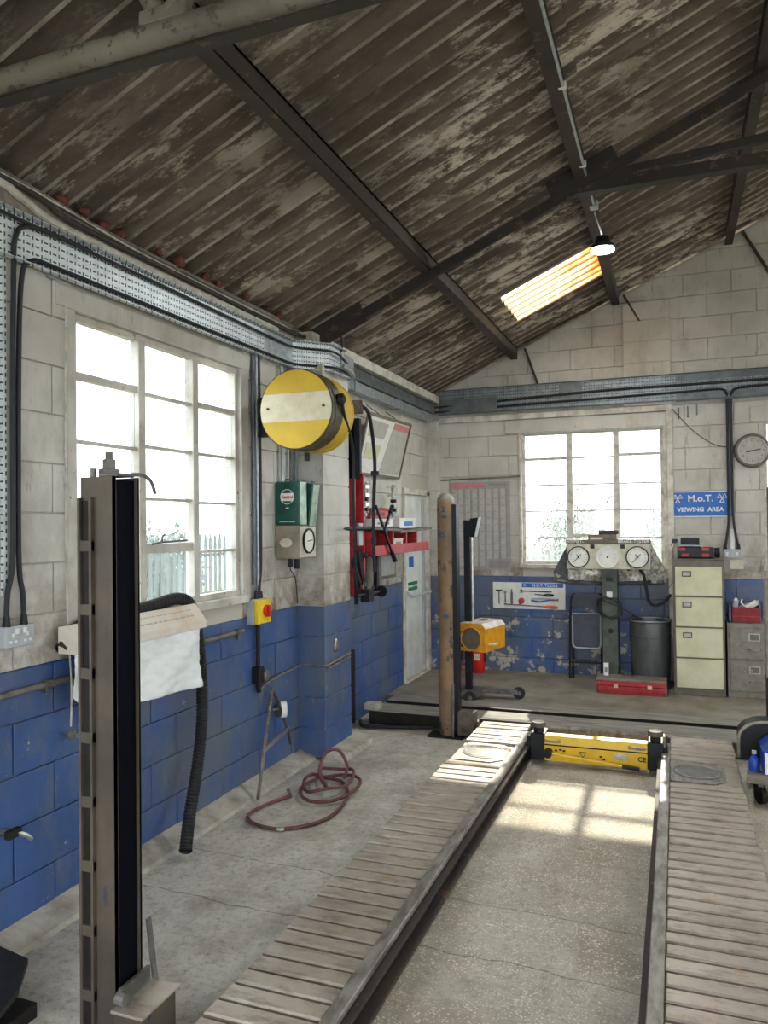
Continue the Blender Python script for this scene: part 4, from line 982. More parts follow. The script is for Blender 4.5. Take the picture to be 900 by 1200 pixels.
hose('wall_pipe', [(-2.366, 5.08, .65), (-2.366, 5.5, .67)], .008, 'cable_grey', 'short second pipe just below the one on the pilaster face', 'pipe')
t = thing('air_pipe', 'rusty grey air pipe clipped level along the blue wall under the window', 'pipe', (-2.575, 3.4, 1.0))
MB().cyl((-2.575, 1.2, 1.0), (-2.575, 4.28, 1.026), .014, n=12).build('tube', 'cable_grey', t, smooth=True)
for y_ in (2.66, 3.82, 4.2): MB().lathe([(.019, -.02), (.021, 0), (.019, .02)], (-2.575, y_, 1.0 + .026 * (y_ - 1.2) / 3.08), (0, 1, 0), n=12).build('clip', 'grey_steel', t)
for y_ in (2.64, 4.22): B(XL, -2.57, y_ - .012, y_ + .012, .98, 1.03).build('bracket', 'grey_steel', t)
t = thing('hanging_plug', 'dirty round plug hanging on a white flex below the left window', 'plug', (-2.56, 2.765, .74))
MB().tube(smooth_path([(-2.575, 2.765, 2.70), (-2.58, 2.765, 2.0), (-2.575, 2.765, 1.3), (-2.555, 2.765, 1.0), (-2.56, 2.765, .80)], 5), .0045, 6).build('flex', 'cable_white', t, smooth=True)
MB().lathe([(.018, -.02), (.024, -.012), (.026, .006), (.020, .01)], (-2.55, 2.765, .765), (.8, .5, 0), n=14).build('plug_body', 'cable_grey', t, smooth=True)
MB().cyl((-2.543, 2.770, .765), (-2.52, 2.785, .765), .005, n=6).cyl((-2.55, 2.78, .752), (-2.525, 2.795, .752), .005, n=6).build('pin', 'bright_steel', t)
t = thing('wall_tap', 'small brass-and-steel valve with a pale lever low on the blue wall', 'tap', (-2.57, 2.42, .42))
MB().cyl((XL, 2.41, .455), (-2.53, 2.42, .455), .016, n=10).build('stem', 'grey_steel', t); MB().bx(-2.55, -2.52, 2.38, 2.45, .44, .475).build('body', 'dark_grease', t, bevel=.006)
MB().tube([(-2.53, 2.43, .455), (-2.52, 2.47, .43), (-2.52, 2.495, .405)], .011, 8).build('lever', 'bright_steel', t, smooth=True)
o = MB().lathe([(.034, 0), (.034, .01), (.024, .02)], (-2.379, 5.245, .80), (1, 0, 0), n=22).xf(Matrix.Translation((0, 0, .80)) @ Matrix.Diagonal((1, 1, 1.35, 1)) @ Matrix.Translation((0, 0, -.80))).build('blanking_cap', 'bright_steel', smooth=True)
tag(o, 'shiny oval metal cap on the face of the blue pilaster', 'cap')
o = MB().tube([(-2.57, 6.02, .02), (-2.57, 6.02, .60), (-2.575, 6.02, .63)], .022, 10).build('foam_pipe', 'black_steel', smooth=True); tag(o, 'black lagged pipe standing against the wall beside the blue pilaster', 'pipe')
hose('floor_hose', [(-2.52, 6.05, .03), (-2.44, 5.94, .022), (-2.25, 5.97, .022), (-2.0, 6.03, .022), (-1.88, 6.07, .022)], .016, 'rubber', 'short black hose lying on the floor in front of the raised boards')

# ------------------------------------------------------------------ roll box with plastic sheet, and the ribbed exhaust hose
t = thing('plastic_sheet_dispenser', 'white cardboard box of clear plastic sheeting hung below the left window', 'dispenser', (-2.47, 3.2, .82))
MB().prism([(-2.57, 2.70, 1.255), (-2.50, 2.70, 1.265), (-2.43, 2.70, 1.175), (-2.43, 2.70, 1.135), (-2.57, 2.70, 1.135)], (0, .95, 0)).build('box', 'cardboard_white', t, bevel=.004)
RX = Matrix.Rotation(math.pi / 2, 3, 'Z') @ Matrix.Rotation(math.radians(52), 3, 'X')
def on_slope(y_, k): return Vector((-2.50 + .07 * k + .0008, y_, 1.265 - .09 * k + .0008))
for k, (row, m_) in enumerate(((.30, 'paper_dull'), (.62, 'paper_dull'))):
    yy = 3.06
    while yy < 3.58:
        w = random.uniform(.02, .06); MB().bar(on_slope(yy, row), on_slope(min(yy + w, 3.6), row), .0008, .006 + .004 * k, (.79, 0, -.61)).build('print_line', m_, t); yy += w + .014
def cloth(y0, y1, z0, z1, xf_, ny, nz, name, parent, mat):
    v = []; 
    for j in range(nz + 1):
        for i in range(ny + 1):
            u, w = i / ny, j / nz; y_ = y0 + (y1 - y0) * u; z_ = z1 + (z0(u) - z1) * w
            v.append((xf_(u, w) + .012 * w * math.sin(9 * u + 5 * w) + .008 * mnoise.noise(Vector((u * 7, w * 9, 3))), y_, z_))
    n = ny + 1
    return MB().add(v, [(j * n + i, j * n + i + 1, (j + 1) * n + i + 1, (j + 1) * n + i) for j in range(nz) for i in range(ny)]).build(name, mat, parent, smooth=True)
s_ = cloth(3.02, 3.60, lambda u: .82 + .03 * (1 - u), 1.145, lambda u, w: -2.445 + .01 * w, 40, 30, 'sheet', t, 'sheet_plastic')
s_.modifiers.new('solid', 'SOLIDIFY').thickness = .0015
s2 = cloth(2.68, 2.95, lambda u: .84 + .12 * (1 - u) ** 2, 1.14, lambda u, w: -2.46 - .06 * math.sin(math.pi * u) * w, 16, 14, 'sheet', t, 'sheet_plastic')
s2.modifiers.new('solid', 'SOLIDIFY').thickness = .0015
def ribbed(name, pts, R, pitch, label, mat='rubber'):
    P = smooth_path(pts, 40); L = [0]
    for a, b in zip(P, P[1:]): L.append(L[-1] + (b - a).length)
    n = int(L[-1] / (pitch / 5)); Q = []; rs = []; j = 0
    for i in range(n + 1):
        s = L[-1] * i / n
        while j < len(L) - 2 and L[j + 1] < s: j += 1
        f = (s - L[j]) / max(1e-9, L[j + 1] - L[j]); Q.append(P[j].lerp(P[j + 1], f)); rs.append(R * (1 - .16 * (0.5 + 0.5 * math.cos(2 * math.pi * s / pitch))))
    t = thing(name, label, 'hose', (pts[-1][0], pts[-1][1], min(p[2] for p in pts)))
    MB().tube(Q, rs, 14, cap=False).build('ribbed_tube', mat, t, smooth=True)
    return t, Q
t, Q = ribbed('exhaust_hose', [(-2.55, 2.70, 1.15), (-2.555, 2.85, 1.25), (-2.55, 3.10, 1.262), (-2.545, 3.35, 1.285), (-2.545, 3.55, 1.30), (-2.54, 3.66, 1.25), (-2.525, 3.70, 1.10), (-2.51, 3.715, .85), (-2.50, 3.70, .60), (-2.48, 3.62, .36), (-2.42, 3.46, .16), (-2.36, 3.34, .045)], .034, .019, 'black ribbed exhaust hose draped over the sill and down the blue wall')
MB().torus(Q[-1], (Q[-1] - Q[-2]), .03, .005, 18, 6).build('cuff', 'rubber', t)
# coiled red air line on the floor
pts = []
rad = [(.30, .30), (.24, .31), (.27, .28), (.2, .26)]
import itertools
cx, cy = -2.10, 4.42
def ell(a, rx, ry, ox=0, oy=0, z=.014): return (cx + ox + rx * math.cos(a), cy + oy + ry * math.sin(a), z)
pts += [(-2.26, 4.30, .013), (-2.33, 4.12, .013), (-2.345, 3.93, .013), (-2.24, 3.83, .013), (-2.07, 3.815, .013), (-1.915, 3.97, .013), (-1.885, 4.2, .013), (-1.94, 4.45, .016), (-2.06, 4.62, .02), (-2.2, 4.64, .025)]
for k in range(13): pts.append(ell(2.7 + k * .5, .17, .26, .03, .06, .03 + .006 * math.sin(k)))
for k in range(13): pts.append(ell(9.2 + k * .5, .14, .24, -.02, .14, .05 + .012 * math.sin(k * 1.7)))
pts += [(-2.06, 4.40, .05), (-2.16, 4.50, .10), (-2.19, 4.66, .18), (-2.15, 4.78, .17), (-2.07, 4.74, .09), (-2.04, 4.62, .05)]
t = thing('air_hose_coil', 'dull red air hose lying in a loose coil on the concrete floor', 'hose', (-2.1, 4.42, 0))
MB().tube(smooth_path(pts, 5), .0105, 8).build('tube', 'hose_red', t, smooth=True)
p0 = Vector(pts[0]); MB().cyl(p0, p0 + Vector((-.05, .06, .012)), .011, n=10).build('connector', 'bright_steel', t)
MB().lathe([(.013, -.02), (.015, 0), (.013, .02)], (-2.07, 3.815, .013), (1, .2, 0), n=10).build('hose_clip', 'bright_steel', t)
# steel A-frame brace leaning on the wall
t = thing('camber_gauge', 'worn steel A-shaped bracket with a round white gauge leaning on the blue wall', 'gauge', (-2.45, 4.5, 0))
MB().bar((-2.42, 4.17, .015), (-2.55, 4.60, .60), .028, .012, (1, 0, 0)).build('long_leg', 'rail_steel', t, bevel=.002)
MB().bar((-2.475, 4.36, .26), (-2.49, 4.72, .31), .028, .012, (1, 0, 0)).build('cross_leg', 'rail_steel', t, bevel=.002)
MB().tube(smooth_path([(-2.55, 4.60, .58), (-2.53, 4.64, .50), (-2.51, 4.66, .42), (-2.49, 4.70, .30), (-2.48, 4.72, .20)], 4), .010).build('hinge_bar', 'purlin_steel', t)
MB().lathe([(.055, 0), (.055, .035), (.045, .04)], (-2.52, 4.66, .445), (.75, .5, 0), n=24).build('gauge_head', 'plastic_white', t, smooth=True)
MB().lathe([(.05, 0), (.05, .012)], (-2.525, 4.648, .445), (-.5, -.9, 0), n=24).build('gauge_back', 'grey_steel', t, smooth=True)
MB().bar((-2.52, 4.54, .47), (-2.52, 4.66, .45), .012, .012).build('arm', 'bright_steel', t)
# black panel lying in the near-left corner
o = MB().prism([(-2.42, 1.55, .03), (-2.02, 1.60, .03), (-2.10, 2.02, .12), (-2.20, 2.16, .13), (-2.42, 2.20, .13)], (0, 0, .02)).build('rubber_mat', 'rubber'); tag(o, 'dark rubber panel lying in the corner by the blue wall', 'panel')
B(-2.40, -2.10, 1.6, 2.1, 0, .05).build('support', 'dark_grease', o)

# ------------------------------------------------------------------ red tool post, shelf and what hangs there
t = thing('tool_post', 'red steel channel post with a black sleeve fixed to the wall beside the pilaster', 'post', (-2.42, 5.72, 1.12))
for y_ in (5.60, 5.79): B(-2.44, -2.36, y_, y_ + .025, 1.12, 2.10).build('flange', 'red_paint', t, bevel=.003)
B(-2.46, -2.44, 5.60, 5.815, 1.20, 2.10).build('web', 'red_crate', t)
B(-2.47, -2.35, 5.59, 5.70, 2.05, 2.52).build('sleeve', 'dark_channel', t, bevel=.01)
B(-2.47, -2.38, 5.77, 5.82, 2.08, 2.55).build('sleeve', 'black_steel', t, bevel=.01)
for z in (1.3, 1.95): B(XL, -2.455, 5.66, 5.76, z, z + .06).build('wall_lug', 'red_crate', t)
B(-2.37, -2.345, 5.66, 5.74, 1.52, 1.70).build('hook_plate', 'plastic_grey', t, bevel=.004)
MB().lathe([(.05, -.018), (.055, 0), (.05, .018)], (-2.35, 5.70, 1.44), n=14).build('clamp', 'dark_grease', t)
o = MB().tube([(-2.30, 5.25, 1.66), (-2.30, 5.30, 1.66), (-2.31, 5.40, 1.66), (-2.34, 6.75, 1.645)], [.003, .014, .017, .017], 10).build('pry_bar', 'black_steel', smooth=True); tag(o, 'long black pointed bar lying level across the red post', 'bar')
t = thing('wheel_brace', 'black four-way wheel brace hung in front of the red shelf', 'wheel brace', (-2.28, 6.10, 1.35))
C0 = Vector((-2.28, 6.05, 1.64))
MB().bar(C0 + Vector((0, -.19, .20)), C0 + Vector((0, .25, -.27)), .018, .018).build('bar', 'black_steel', t); MB().bar(C0 + Vector((0, .20, .20)), C0 + Vector((0, -.02, -.02)), .018, .018).build('bar', 'black_steel', t)
for dv in (Vector((0, .20, .20)), Vector((0, .25, -.27))): MB().cyl(C0 + dv * .72, C0 + dv, .017, .021, n=10).build('socket', 'black_steel', t)
MB().lathe([(.03, -.02), (.035, 0), (.03, .02)], C0, (1, 0, 0), n=12).build('hub', 'black_steel', t)
t = thing('tool_clamp', 'black clamp with bolted arms hanging at the foot of the red post', 'clamp', (-2.33, 5.78, 1.08))
B(-2.36, -2.28, 5.70, 5.80, 1.07, 1.17).build('body', 'black_steel', t, bevel=.006)
MB().cyl((-2.32, 5.50, 1.135), (-2.32, 6.08, 1.125), .015, n=10).build('screw', 'black_steel', t)
MB().lathe([(.045, 0), (.05, .012), (.04, .03)], (-2.32, 6.06, 1.125), (0, 1, 0), n=16).build('knob', 'black_steel', t)
MB().bar((-2.32, 5.62, 1.20), (-2.32, 5.46, 1.42), .02, .03).build('arm', 'black_steel', t); MB().bar((-2.33, 5.70, 1.17), (-2.34, 5.62, 1.48), .03, .05).build('arm', 'dark_grease', t)
for k in range(3): MB().lathe([(.018, 0), (.018, .02)], (-2.31, 5.60 + .05 * k, 1.20 + .02 * k), (1, 0, 0), n=8).build('bolt', 'grey_steel', t)
o = MB()
for k in range(26):
    a = k * 2.4; r = .07 * math.sqrt(k / 26); p = Vector((-2.55 + random.uniform(0, .08), 5.58 + r * 2.0 * math.cos(a), 1.16 + r * 1.2 * math.sin(a)))
    o.lathe([(.005, -.02), (.022, -.008), (.024, .01), (.006, .022)], p, Vector((random.uniform(-1, 1), random.uniform(-1, 1), random.uniform(-1, 1))), n=7)
o = o.build('rag_bundle', 'cardboard_white'); tag(o, 'crumpled dirty rag stuffed behind the black clamp on the pilaster edge', 'rag')
t = thing('tool_shelf', 'red steel channel shelf on the left wall near the door', 'shelf', (-2.45, 6.6, 1.42))
B(-2.32, -2.30, 5.86, 7.36, 1.425, 1.51).build('front_rail', 'red_paint', t, bevel=.004)
B(XL, -2.32, 5.86, 7.36, 1.425, 1.44).build('bottom', 'red_crate', t)
B(XL, XL + .02, 5.86, 7.36, 1.44, 1.66).build('back_plate', 'red_crate', t)
for y_ in (5.86, 6.36, 6.72, 7.02): B(XL + .02, -2.32, y_, y_ + .03, 1.44, 1.63).build('divider', 'red_paint', t)
for y0, y1, tl in ((5.84, 6.52, -.02), (6.46, 7.40, .02)):
    MB().prism([(-2.58, y0, 1.635 - tl), (-2.28, y0, 1.625 - tl), (-2.28, y0, 1.645 - tl), (-2.58, y0, 1.655 - tl)], (0, y1 - y0, tl * 1.2)).build('top_board', 'timber_grey', t)
def box_item(x0, x1, y0, y1, z0, z1, mat, label, lid=None):
    t = thing('parts_box', label, 'box', ((x0 + x1) / 2, (y0 + y1) / 2, z0), 'boxes on the red shelf')
    b = B(x0, x1, y0, y1, z0, z1 - .015).build('carton', mat, t, bevel=.003); B(x0 - .003, x1 + .003, y0 - .003, y1 + .003, z1 - .018, z1).build('lid', mat, t, bevel=.003)
    B(x1, x1 + .002, y0 + .25 * (y1 - y0), y1 - .2 * (y1 - y0), z0 + .02, z1 - .03).build('label_patch', lid or 'paper_grey', t); return t
box_item(-2.50, -2.33, 5.90, 6.40, 1.665, 1.735, 'plastic_white', 'long flat white carton lying on the shelf behind the wheel brace')
box_item(-2.52, -2.32, 6.55, 7.00, 1.65, 1.74, 'plastic_white', 'white printed carton at the door end of the red shelf', 'sign_blue')
box_item(-2.48, -2.33, 6.36 + .04, 6.66, 1.44, 1.56, 'cardboard_white', 'small cream carton tucked inside the red shelf')
o = MB().prism([(-2.55, 6.10, 1.735), (-2.42, 6.10, 1.735), (-2.42, 6.12, 1.80), (-2.44, 6.2, 1.83), (-2.55, 6.2, 1.83)], (0, .42, 0)).build('red_case', 'red_paint', bevel=.012); tag(o, 'rounded red case sitting on the flat white carton', 'case')
B(-2.42, -2.415, 6.22, 6.42, 1.76, 1.79).build('clasp', 'red_crate', o)
def chrome_gauge(y_, label):
    t = thing('wheel_clamp', label, 'wheel clamp', (-2.5, y_, 1.66), 'chrome wheel clamps')
    for d_ in (-.04, .04):
        MB().tube([(-2.46, y_ + d_, 1.67), (-2.46, y_ + d_, 1.99), (-2.47, y_ + d_ * .5, 2.05)], .011, 8).build('upright', 'bright_steel', t, smooth=True)
    for z in (1.75, 1.84, 1.92, 1.99): B(-2.475, -2.445, y_ - .05, y_ + .05, z, z + .035).build('crosspiece', 'bright_steel', t, bevel=.003)
    for z in (1.80, 1.885): B(-2.48, -2.43, y_ - .055, y_ - .02, z, z + .03).build('knuckle', 'black_steel', t, bevel=.003)
    for z in (2.03, 1.95): MB().tube([(-2.46, y_, z), (-2.45, y_ - .20, z - .005)], .005, 6).build('arm', 'bright_steel', t)
    return t
chrome_gauge(6.10, 'chrome wheel clamp standing on the shelf behind the black air line'); chrome_gauge(6.80, 'chrome wheel clamp standing beside the printed carton near the door')
t = thing('hanging_ring', 'dark steel ring hung under the red shelf', 'ring', (-2.42, 6.04, 1.12)); MB().torus((-2.42, 6.06, 1.28), (1, 0, 0), .15, .012, 32, 8).build('hoop', 'drum_dark', t, smooth=True); MB().cyl((XL, 6.06, 1.425), (-2.41, 6.06, 1.425), .006, n=6).build('peg', 'grey_steel', t)
o = MB().prism([(-2.42, 6.16, 1.42), (-2.42, 6.20, 1.42), (-2.42, 6.205, 1.08), (-2.42, 6.14, 1.08)], (.03, 0, 0)).build('drift_bar', 'black_steel'); tag(o, 'black flared steel drift hanging under the red shelf', 'tool'); MB().cyl((-2.405, 6.18, 1.40), (-2.405, 6.18, 1.43), .01, n=6).build('loop', 'grey_steel', o)
o = B(-2.56, -2.54, 6.30, 6.62, 1.08, 1.42).build('ply_board', 'timber_grey', bevel=.003); tag(o, 'grey weathered board leaning under the red shelf', 'board'); B(-2.54, -2.538, 6.44, 6.46, 1.10, 1.40).build('crack', 'cabinet_brown', o)
t = thing('small_picture', 'small framed notice under the door end of the red shelf', 'notice', (-2.58, 6.92, 1.16))
B(XL, -2.575, 6.70, 7.14, 1.17, 1.42).build('frame', 'cabinet_brown', t, bevel=.003); B(-2.575, -2.572, 6.74, 7.10, 1.20, 1.39).build('sheet', 'paper_dull', t); B(-2.572, -2.570, 6.80, 6.96, 1.23, 1.37).build('photo', 'plastic_grey', t)
# whiteboard on the left wall
t = thing('notice_board', 'framed white notice board with faint charts hung above the red shelf', 'notice board', (-2.56, 6.75, 2.13))
def wquad(p, name, mat, off, parent):   # quadrilateral panel on the left wall given (y,z) corners
    return MB().prism([(-2.575 + off, a, b) for a, b in p], (.004, 0, 0)).build(name, mat, parent)
q = [(6.20, 2.125), (7.27, 2.14), (7.57, 2.705), (6.37, 2.70)]
q = [(6.14, 2.13), (7.23, 2.14), (7.23, 2.66), (6.12, 2.64)]   # bottom on the wall, top leaning out into the room
wquad(q, 'panel', 'paper', .0, t)
fr = MB()
for a, b in zip(q, q[1:] + q[:1]): fr.bar((-2.566, a[0], a[1]), (-2.566, b[0], b[1]), .022, .018, (1, 0, 0))
fr.build('frame', 'cabinet_brown', t)
wquad([(6.66, 2.16), (7.20, 2.165), (7.205, 2.635), (6.80, 2.63)], 'grey_sheet', 'paper_dull', .005, t)
wquad([(6.79, 2.57), (7.19, 2.575), (7.20, 2.63), (6.81, 2.62)], 'pink_heading', 'paper_pink', .009, t)
wquad([(6.22, 2.27), (6.54, 2.27), (6.58, 2.40), (6.23, 2.40)], 'yellow_chart', 'cabinet_cream', .005, t)
wquad([(6.22, 2.46), (6.60, 2.46), (6.66, 2.60), (6.24, 2.60)], 'diagram', 'paper_dull', .005, t)
for ch_ in t.children:
    for v_ in ch_.data.vertices: v_.co.x += .13 * max(0, v_.co.z) / .52
for y_ in (6.45, 6.95): MB().tube([(XL, y_, 2.77), (-2.44, y_, 2.65)], .004, 6).build('hanging_cord', 'cable_black', t)

# ------------------------------------------------------------------ far wall: chart, tool board, sign, clock
t = thing('wall_chart', 'faded grey reference chart with a pink heading and eight columns on the far wall', 'chart', (-2.03, 8.38, 1.17))
Yw = YB - .012
B(-2.37, -1.69, Yw - .006, Yw, 1.17, 2.14).build('sheet', 'chart_back', t)
B(-2.36, -1.98, Yw - .008, Yw - .006, 2.075, 2.125).build('heading', 'paper_pink', t)
B(-1.93, -1.73, Yw - .008, Yw - .006, 2.085, 2.12).build('heading_notes', 'paper_grey', t)
for k in range(8):
    x = -2.345 + k * .079
    cm = B(x, x + .052, Yw - .0075, Yw - .006, 1.21 if k < 5 else 1.29, 2.06).build('column', 'paper_dull', t)
    B(x + .054, x + .066, Yw - .007, Yw - .006, 1.20 if k < 5 else 1.29, 2.06).build('column_rule', 'paper_grey', t)
    for j in range(11): 
        z = 2.03 - j * .072 + random.uniform(-.006, .006)
        if z > 1.32 or k < 5: B(x + .006, x + random.uniform(.03, .047), Yw - .0082, Yw - .0075, z - .010, z).build('print_line', 'chart_back', cm)
B(-1.93, -1.71, Yw - .008, Yw - .006, 1.19, 1.27).build('footer', 'paper_grey', t)
o = MB().tube([(-2.47, YB - .03, 2.17), (-1.62, YB - .03, 2.185), (-1.575, YB - .03, 2.19)], .009, 8).build('chart_rail', 'cable_grey', smooth=True); tag(o, 'thin pipe running above the chart to the window', 'pipe')
t = thing('tool_board', 'white shadow board lettered M.O.T. TOOLS on the blue far wall', 'tool board', (-1.5, 8.37, .75))
B(-1.89, -1.11, YB - .03, YB - .012, .75, 1.035).build('board', 'plastic_white', t, bevel=.003)
hd = B(-1.57, -1.13, YB - .033, YB - .03, .985, 1.03).build('heading', 'sign_blue', t)
lettering('heading_lettering', 'M.O.T. TOOLS', .043, (-1.325, YB - .0335, 1.006), 'back', 'plastic_white', hd, bold=.0006)
MB().torus((-1.54, YB - .034, 1.007), (0, 1, 0), .012, .002, 14, 6).build('emblem', 'plastic_white', hd)
yt_ = YB - .042
o = thing('t_bar', 'T-handled black probe hung on the white tool board', 'tool', (-1.82, yt_, .79)); B(-1.855, -1.785, yt_ - .01, yt_ + .01, .94, .955).build('handle', 'ink', o, bevel=.003); MB().cyl((-1.82, yt_, .80), (-1.82, yt_, .94), .006, n=8).build('shaft', 'grey_steel', o)
o = thing('small_spanner', 'short steel tool hung beside the T-handled probe', 'tool', (-1.75, yt_, .82)); MB().cyl((-1.75, yt_, .82), (-1.75, yt_, .92), .006, n=8).build('shaft', 'grey_steel', o); MB().torus((-1.75, yt_, .93), (0, 1, 0), .010, .004, 12, 6).build('eye', 'grey_steel', o)
o = thing('steel_file', 'flat steel file hung upright on the white tool board', 'tool', (-1.68, yt_, .80)); B(-1.692, -1.668, yt_ - .004, yt_ + .004, .80, .93).build('blade', 'grey_steel', o); MB().cyl((-1.68, yt_, .93), (-1.68, yt_, .965), .008, .005, n=8).build('tang', 'grey_steel', o)
o = thing('tape_measure', 'round red tape measure hung on the white tool board', 'tape measure', (-1.575, yt_, .80)); MB().lathe([(.028, -.012), (.033, -.008), (.033, .008), (.028, .012)], (-1.575, yt_, .838), (0, 1, 0), n=20).build('case', 'red_paint', o, smooth=True); B(-1.605, -1.58, yt_ - .006, yt_ + .006, .80, .815).build('hook', 'grey_steel', o)
o = thing('pin_hammer', 'slim hammer lying level at the top of the tool board', 'hammer', (-1.4, yt_, .94)); MB().cyl((-1.57, yt_, .947), (-1.25, yt_, .94), .006, n=8).build('handle', 'ink', o); B(-1.585, -1.565, yt_ - .008, yt_ + .008, .925, .965).build('head', 'grey_steel', o, bevel=.002)
o = thing('side_cutters', 'dark handled pliers on the right of the tool board', 'pliers', (-1.3, yt_, .88)); MB().bar((-1.34, yt_, .905), (-1.43, yt_, .912), .012, .012).build('jaw', 'grey_steel', o); MB().tube([(-1.34, yt_, .905), (-1.29, yt_, .915), (-1.23, yt_, .908)], .007).build('handle', 'rubber', o); MB().tube([(-1.34, yt_, .905), (-1.29, yt_, .894), (-1.23, yt_, .90)], .007).build('handle', 'rubber', o)
o = thing('grey_pliers', 'pale blue handled pliers under the dark pliers on the board', 'pliers', (-1.33, yt_, .83)); MB().tube([(-1.47, yt_, .865), (-1.35, yt_, .868), (-1.19, yt_, .862)], .009).build('handle', 'plastic_grey', o); MB().tube([(-1.47, yt_, .845), (-1.38, yt_, .832), (-1.26, yt_, .856)], .008).build('handle', 'sign_blue', o); B(-1.265, -1.18, yt_ - .005, yt_ + .005, .845, .87).build('jaw', 'grey_steel', o)
o = thing('pry_screwdriver', 'long steel pry bar with a bright orange handle at the foot of the board', 'pry bar', (-1.45, yt_, .77)); MB().cyl((-1.75, yt_, .797), (-1.33, yt_, .782), .006, n=8).build('shaft', 'grey_steel', o); B(-1.765, -1.735, yt_ - .006, yt_ + .006, .792, .806).build('tip', 'grey_steel', o); MB().tube([(-1.335, yt_, .782), (-1.30, yt_, .780), (-1.22, yt_, .777), (-1.185, yt_, .776)], [.010, .017, .017, .010], 10).build('handle', 'orange_plastic', o, smooth=True)
t = thing('viewing_area_sign', 'blue sign lettered M.o.T. VIEWING AREA on the white far wall', 'sign', (.23, 8.38, 1.725))
sb = B(-.035, .49, YB - .02, YB - .012, 1.728, 1.975).build('panel', 'sign_blue', t)
for b_ in ((-.035, .49, YB - .021, YB - .012, 1.722, 1.732), (-.035, .49, YB - .021, YB - .012, 1.971, 1.980)): B(*b_).build('border', 'plastic_white', t)
lettering('lettering', 'M.o.T.', .092, (.235, YB - .0205, 1.905), 'back', 'plastic_white', sb, bold=.0022, sx=1.0)
lettering('lettering', 'VIEWING  AREA', .062, (.232, YB - .0205, 1.795), 'back', 'plastic_white', sb, bold=.0020, sx=.97)
for cx_ in (.022, .435):
    m = MB()
    for dx, dz in ((-.024, .022), (.024, .022), (0, -.022)):
        T = [(cx_ + dx - .022, YB - .021, 1.905 + dz - .016), (cx_ + dx + .022, YB - .021, 1.905 + dz - .016), (cx_ + dx, YB - .021, 1.905 + dz + .022)]
        for a, b in zip(T, T[1:] + T[:1]): m.bar(a, b, .002, .006)
    m.build('triangle_emblem', 'plastic_white', sb)
t = thing('wall_clock', 'round dark-rimmed wall clock beside the far conduit', 'clock', (.70, 8.37, 2.21))
cc = Vector((.715, YB - .012, 2.365))
MB().lathe([(.165, 0), (.168, .02), (.155, .045), (.135, .05), (.130, .03)], cc, (0, -1, 0), n=40, cap=False).build('rim', 'cabinet_brown', t, smooth=True)
MB().lathe([(.133, .032), (.136, .05), (.124, .052), (.122, .032)], cc, (0, -1, 0), n=40, cap=False).build('inner_ring', 'plastic_grey', t, smooth=True)
MB().lathe([(.13, 0), (.13, .033)], cc, (0, -1, 0), n=36).build('face', 'paper_dull', t)
for k in range(12):
    a = k * math.pi / 6; lettering('numeral', str(12 if k == 0 else k), .030, (cc.x + .098 * math.sin(a), cc.y - .034, cc.z + .098 * math.cos(a)), 'back', 'red_crate', t)
MB().bar(cc + Vector((-.05, -.036, -.012)), cc + Vector((.075, -.036, .014)), .003, .008).build('hand', 'ink', t)
MB().bar(cc + Vector((0, -.038, 0)), cc + Vector((-.06, -.038, -.006)), .003, .011).build('hand', 'ink', t)
hose('clock_wire', [(-.02, YB - .03, 2.83), (.05, YB - .02, 2.74), (.20, YB - .018, 2.57), (.38, YB - .018, 2.44), (.56, YB - .02, 2.40)], .0035, 'cable_black', 'thin drooping wire from the window corner to the clock', 'cable')
for k, (x, z0, z1) in enumerate(((.045, 2.72, 2.83), (.13, 2.73, 2.84), (.215, 2.75, 2.86))):
    o = MB().tube([(x, YB - .02, z0), (x, YB - .035, z0 + .01), (x, YB - .03, z1)], .006, 6).build('hook_rod', 'cable_grey' if k == 1 else 'grey_steel'); tag(o, ('short bent rod hanging just beside the window corner below the tray', 'pale rod hanging between two darker rods under the tray', 'dark rod hanging nearest the conduit under the tray')[k], 'rod')

# far tray, its cables and the conduit drop
tb = tray_profile('cable_tray', [(-2.46, YB - .07), (1.8, YB - .07)], 2.90, 3.165, -.0001, 'wide galvanised cable tray crossing the far gable wall', mat='perforated_dull')
for z in (2.90, 3.165): B(-2.46, 1.8, YB - .105, YB - .07, z - .002, z + .002).build('flange', 'galvanised_dull', tb)
B(-1.14, -.90, YB - .076, YB - .073, 2.96, 3.155).build('joint_plate', 'galvanised_dull', tb)
B(.02, 1.8, YB - .076, YB - .0725, 2.885, 2.965).build('cover', 'galvanised_dull', tb); B(.02, 1.8, YB - .076, YB - .0725, 3.09, 3.16).build('cover', 'galvanised_dull', tb)
B(-2.46, -1.8, YB - .10, YB - .074, 2.895, 3.06).build('cover', 'galvanised_dull', tb)
for x in (-1.9, -.7, .9): B(x, x + .03, YB - .07, YB - .012, 2.91, 3.15).build('bracket', 'galvanised', tb)
hose('tray_cable', [(-2.52, 8.20, 2.98), (-2.42, YB - .095, 2.985), (-1.6, YB - .088, 3.02), (-.6, YB - .088, 3.05), (.4, YB - .088, 3.05), (1.8, YB - .088, 3.06)], .013, 'cable_black', 'upper black cable along the far tray', 'cable')
hose('tray_cable', [(-2.5, 8.18, 2.92), (-2.4, YB - .095, 2.93), (-1.6, YB - .088, 2.955), (-.6, YB - .088, 2.97), (.1, YB - .088, 2.98), (.42, YB - .088, 2.985), (.485, YB - .085, 2.94), (.492, YB - .06, 2.86), (.492, YB - .045, 2.3), (.492, YB - .045, 1.75), (.475, YB - .04, 1.55), (.452, YB - .04, 1.42)], .012, 'cable_black', 'lower black cable on the far tray turning down beside the sign', 'cable')
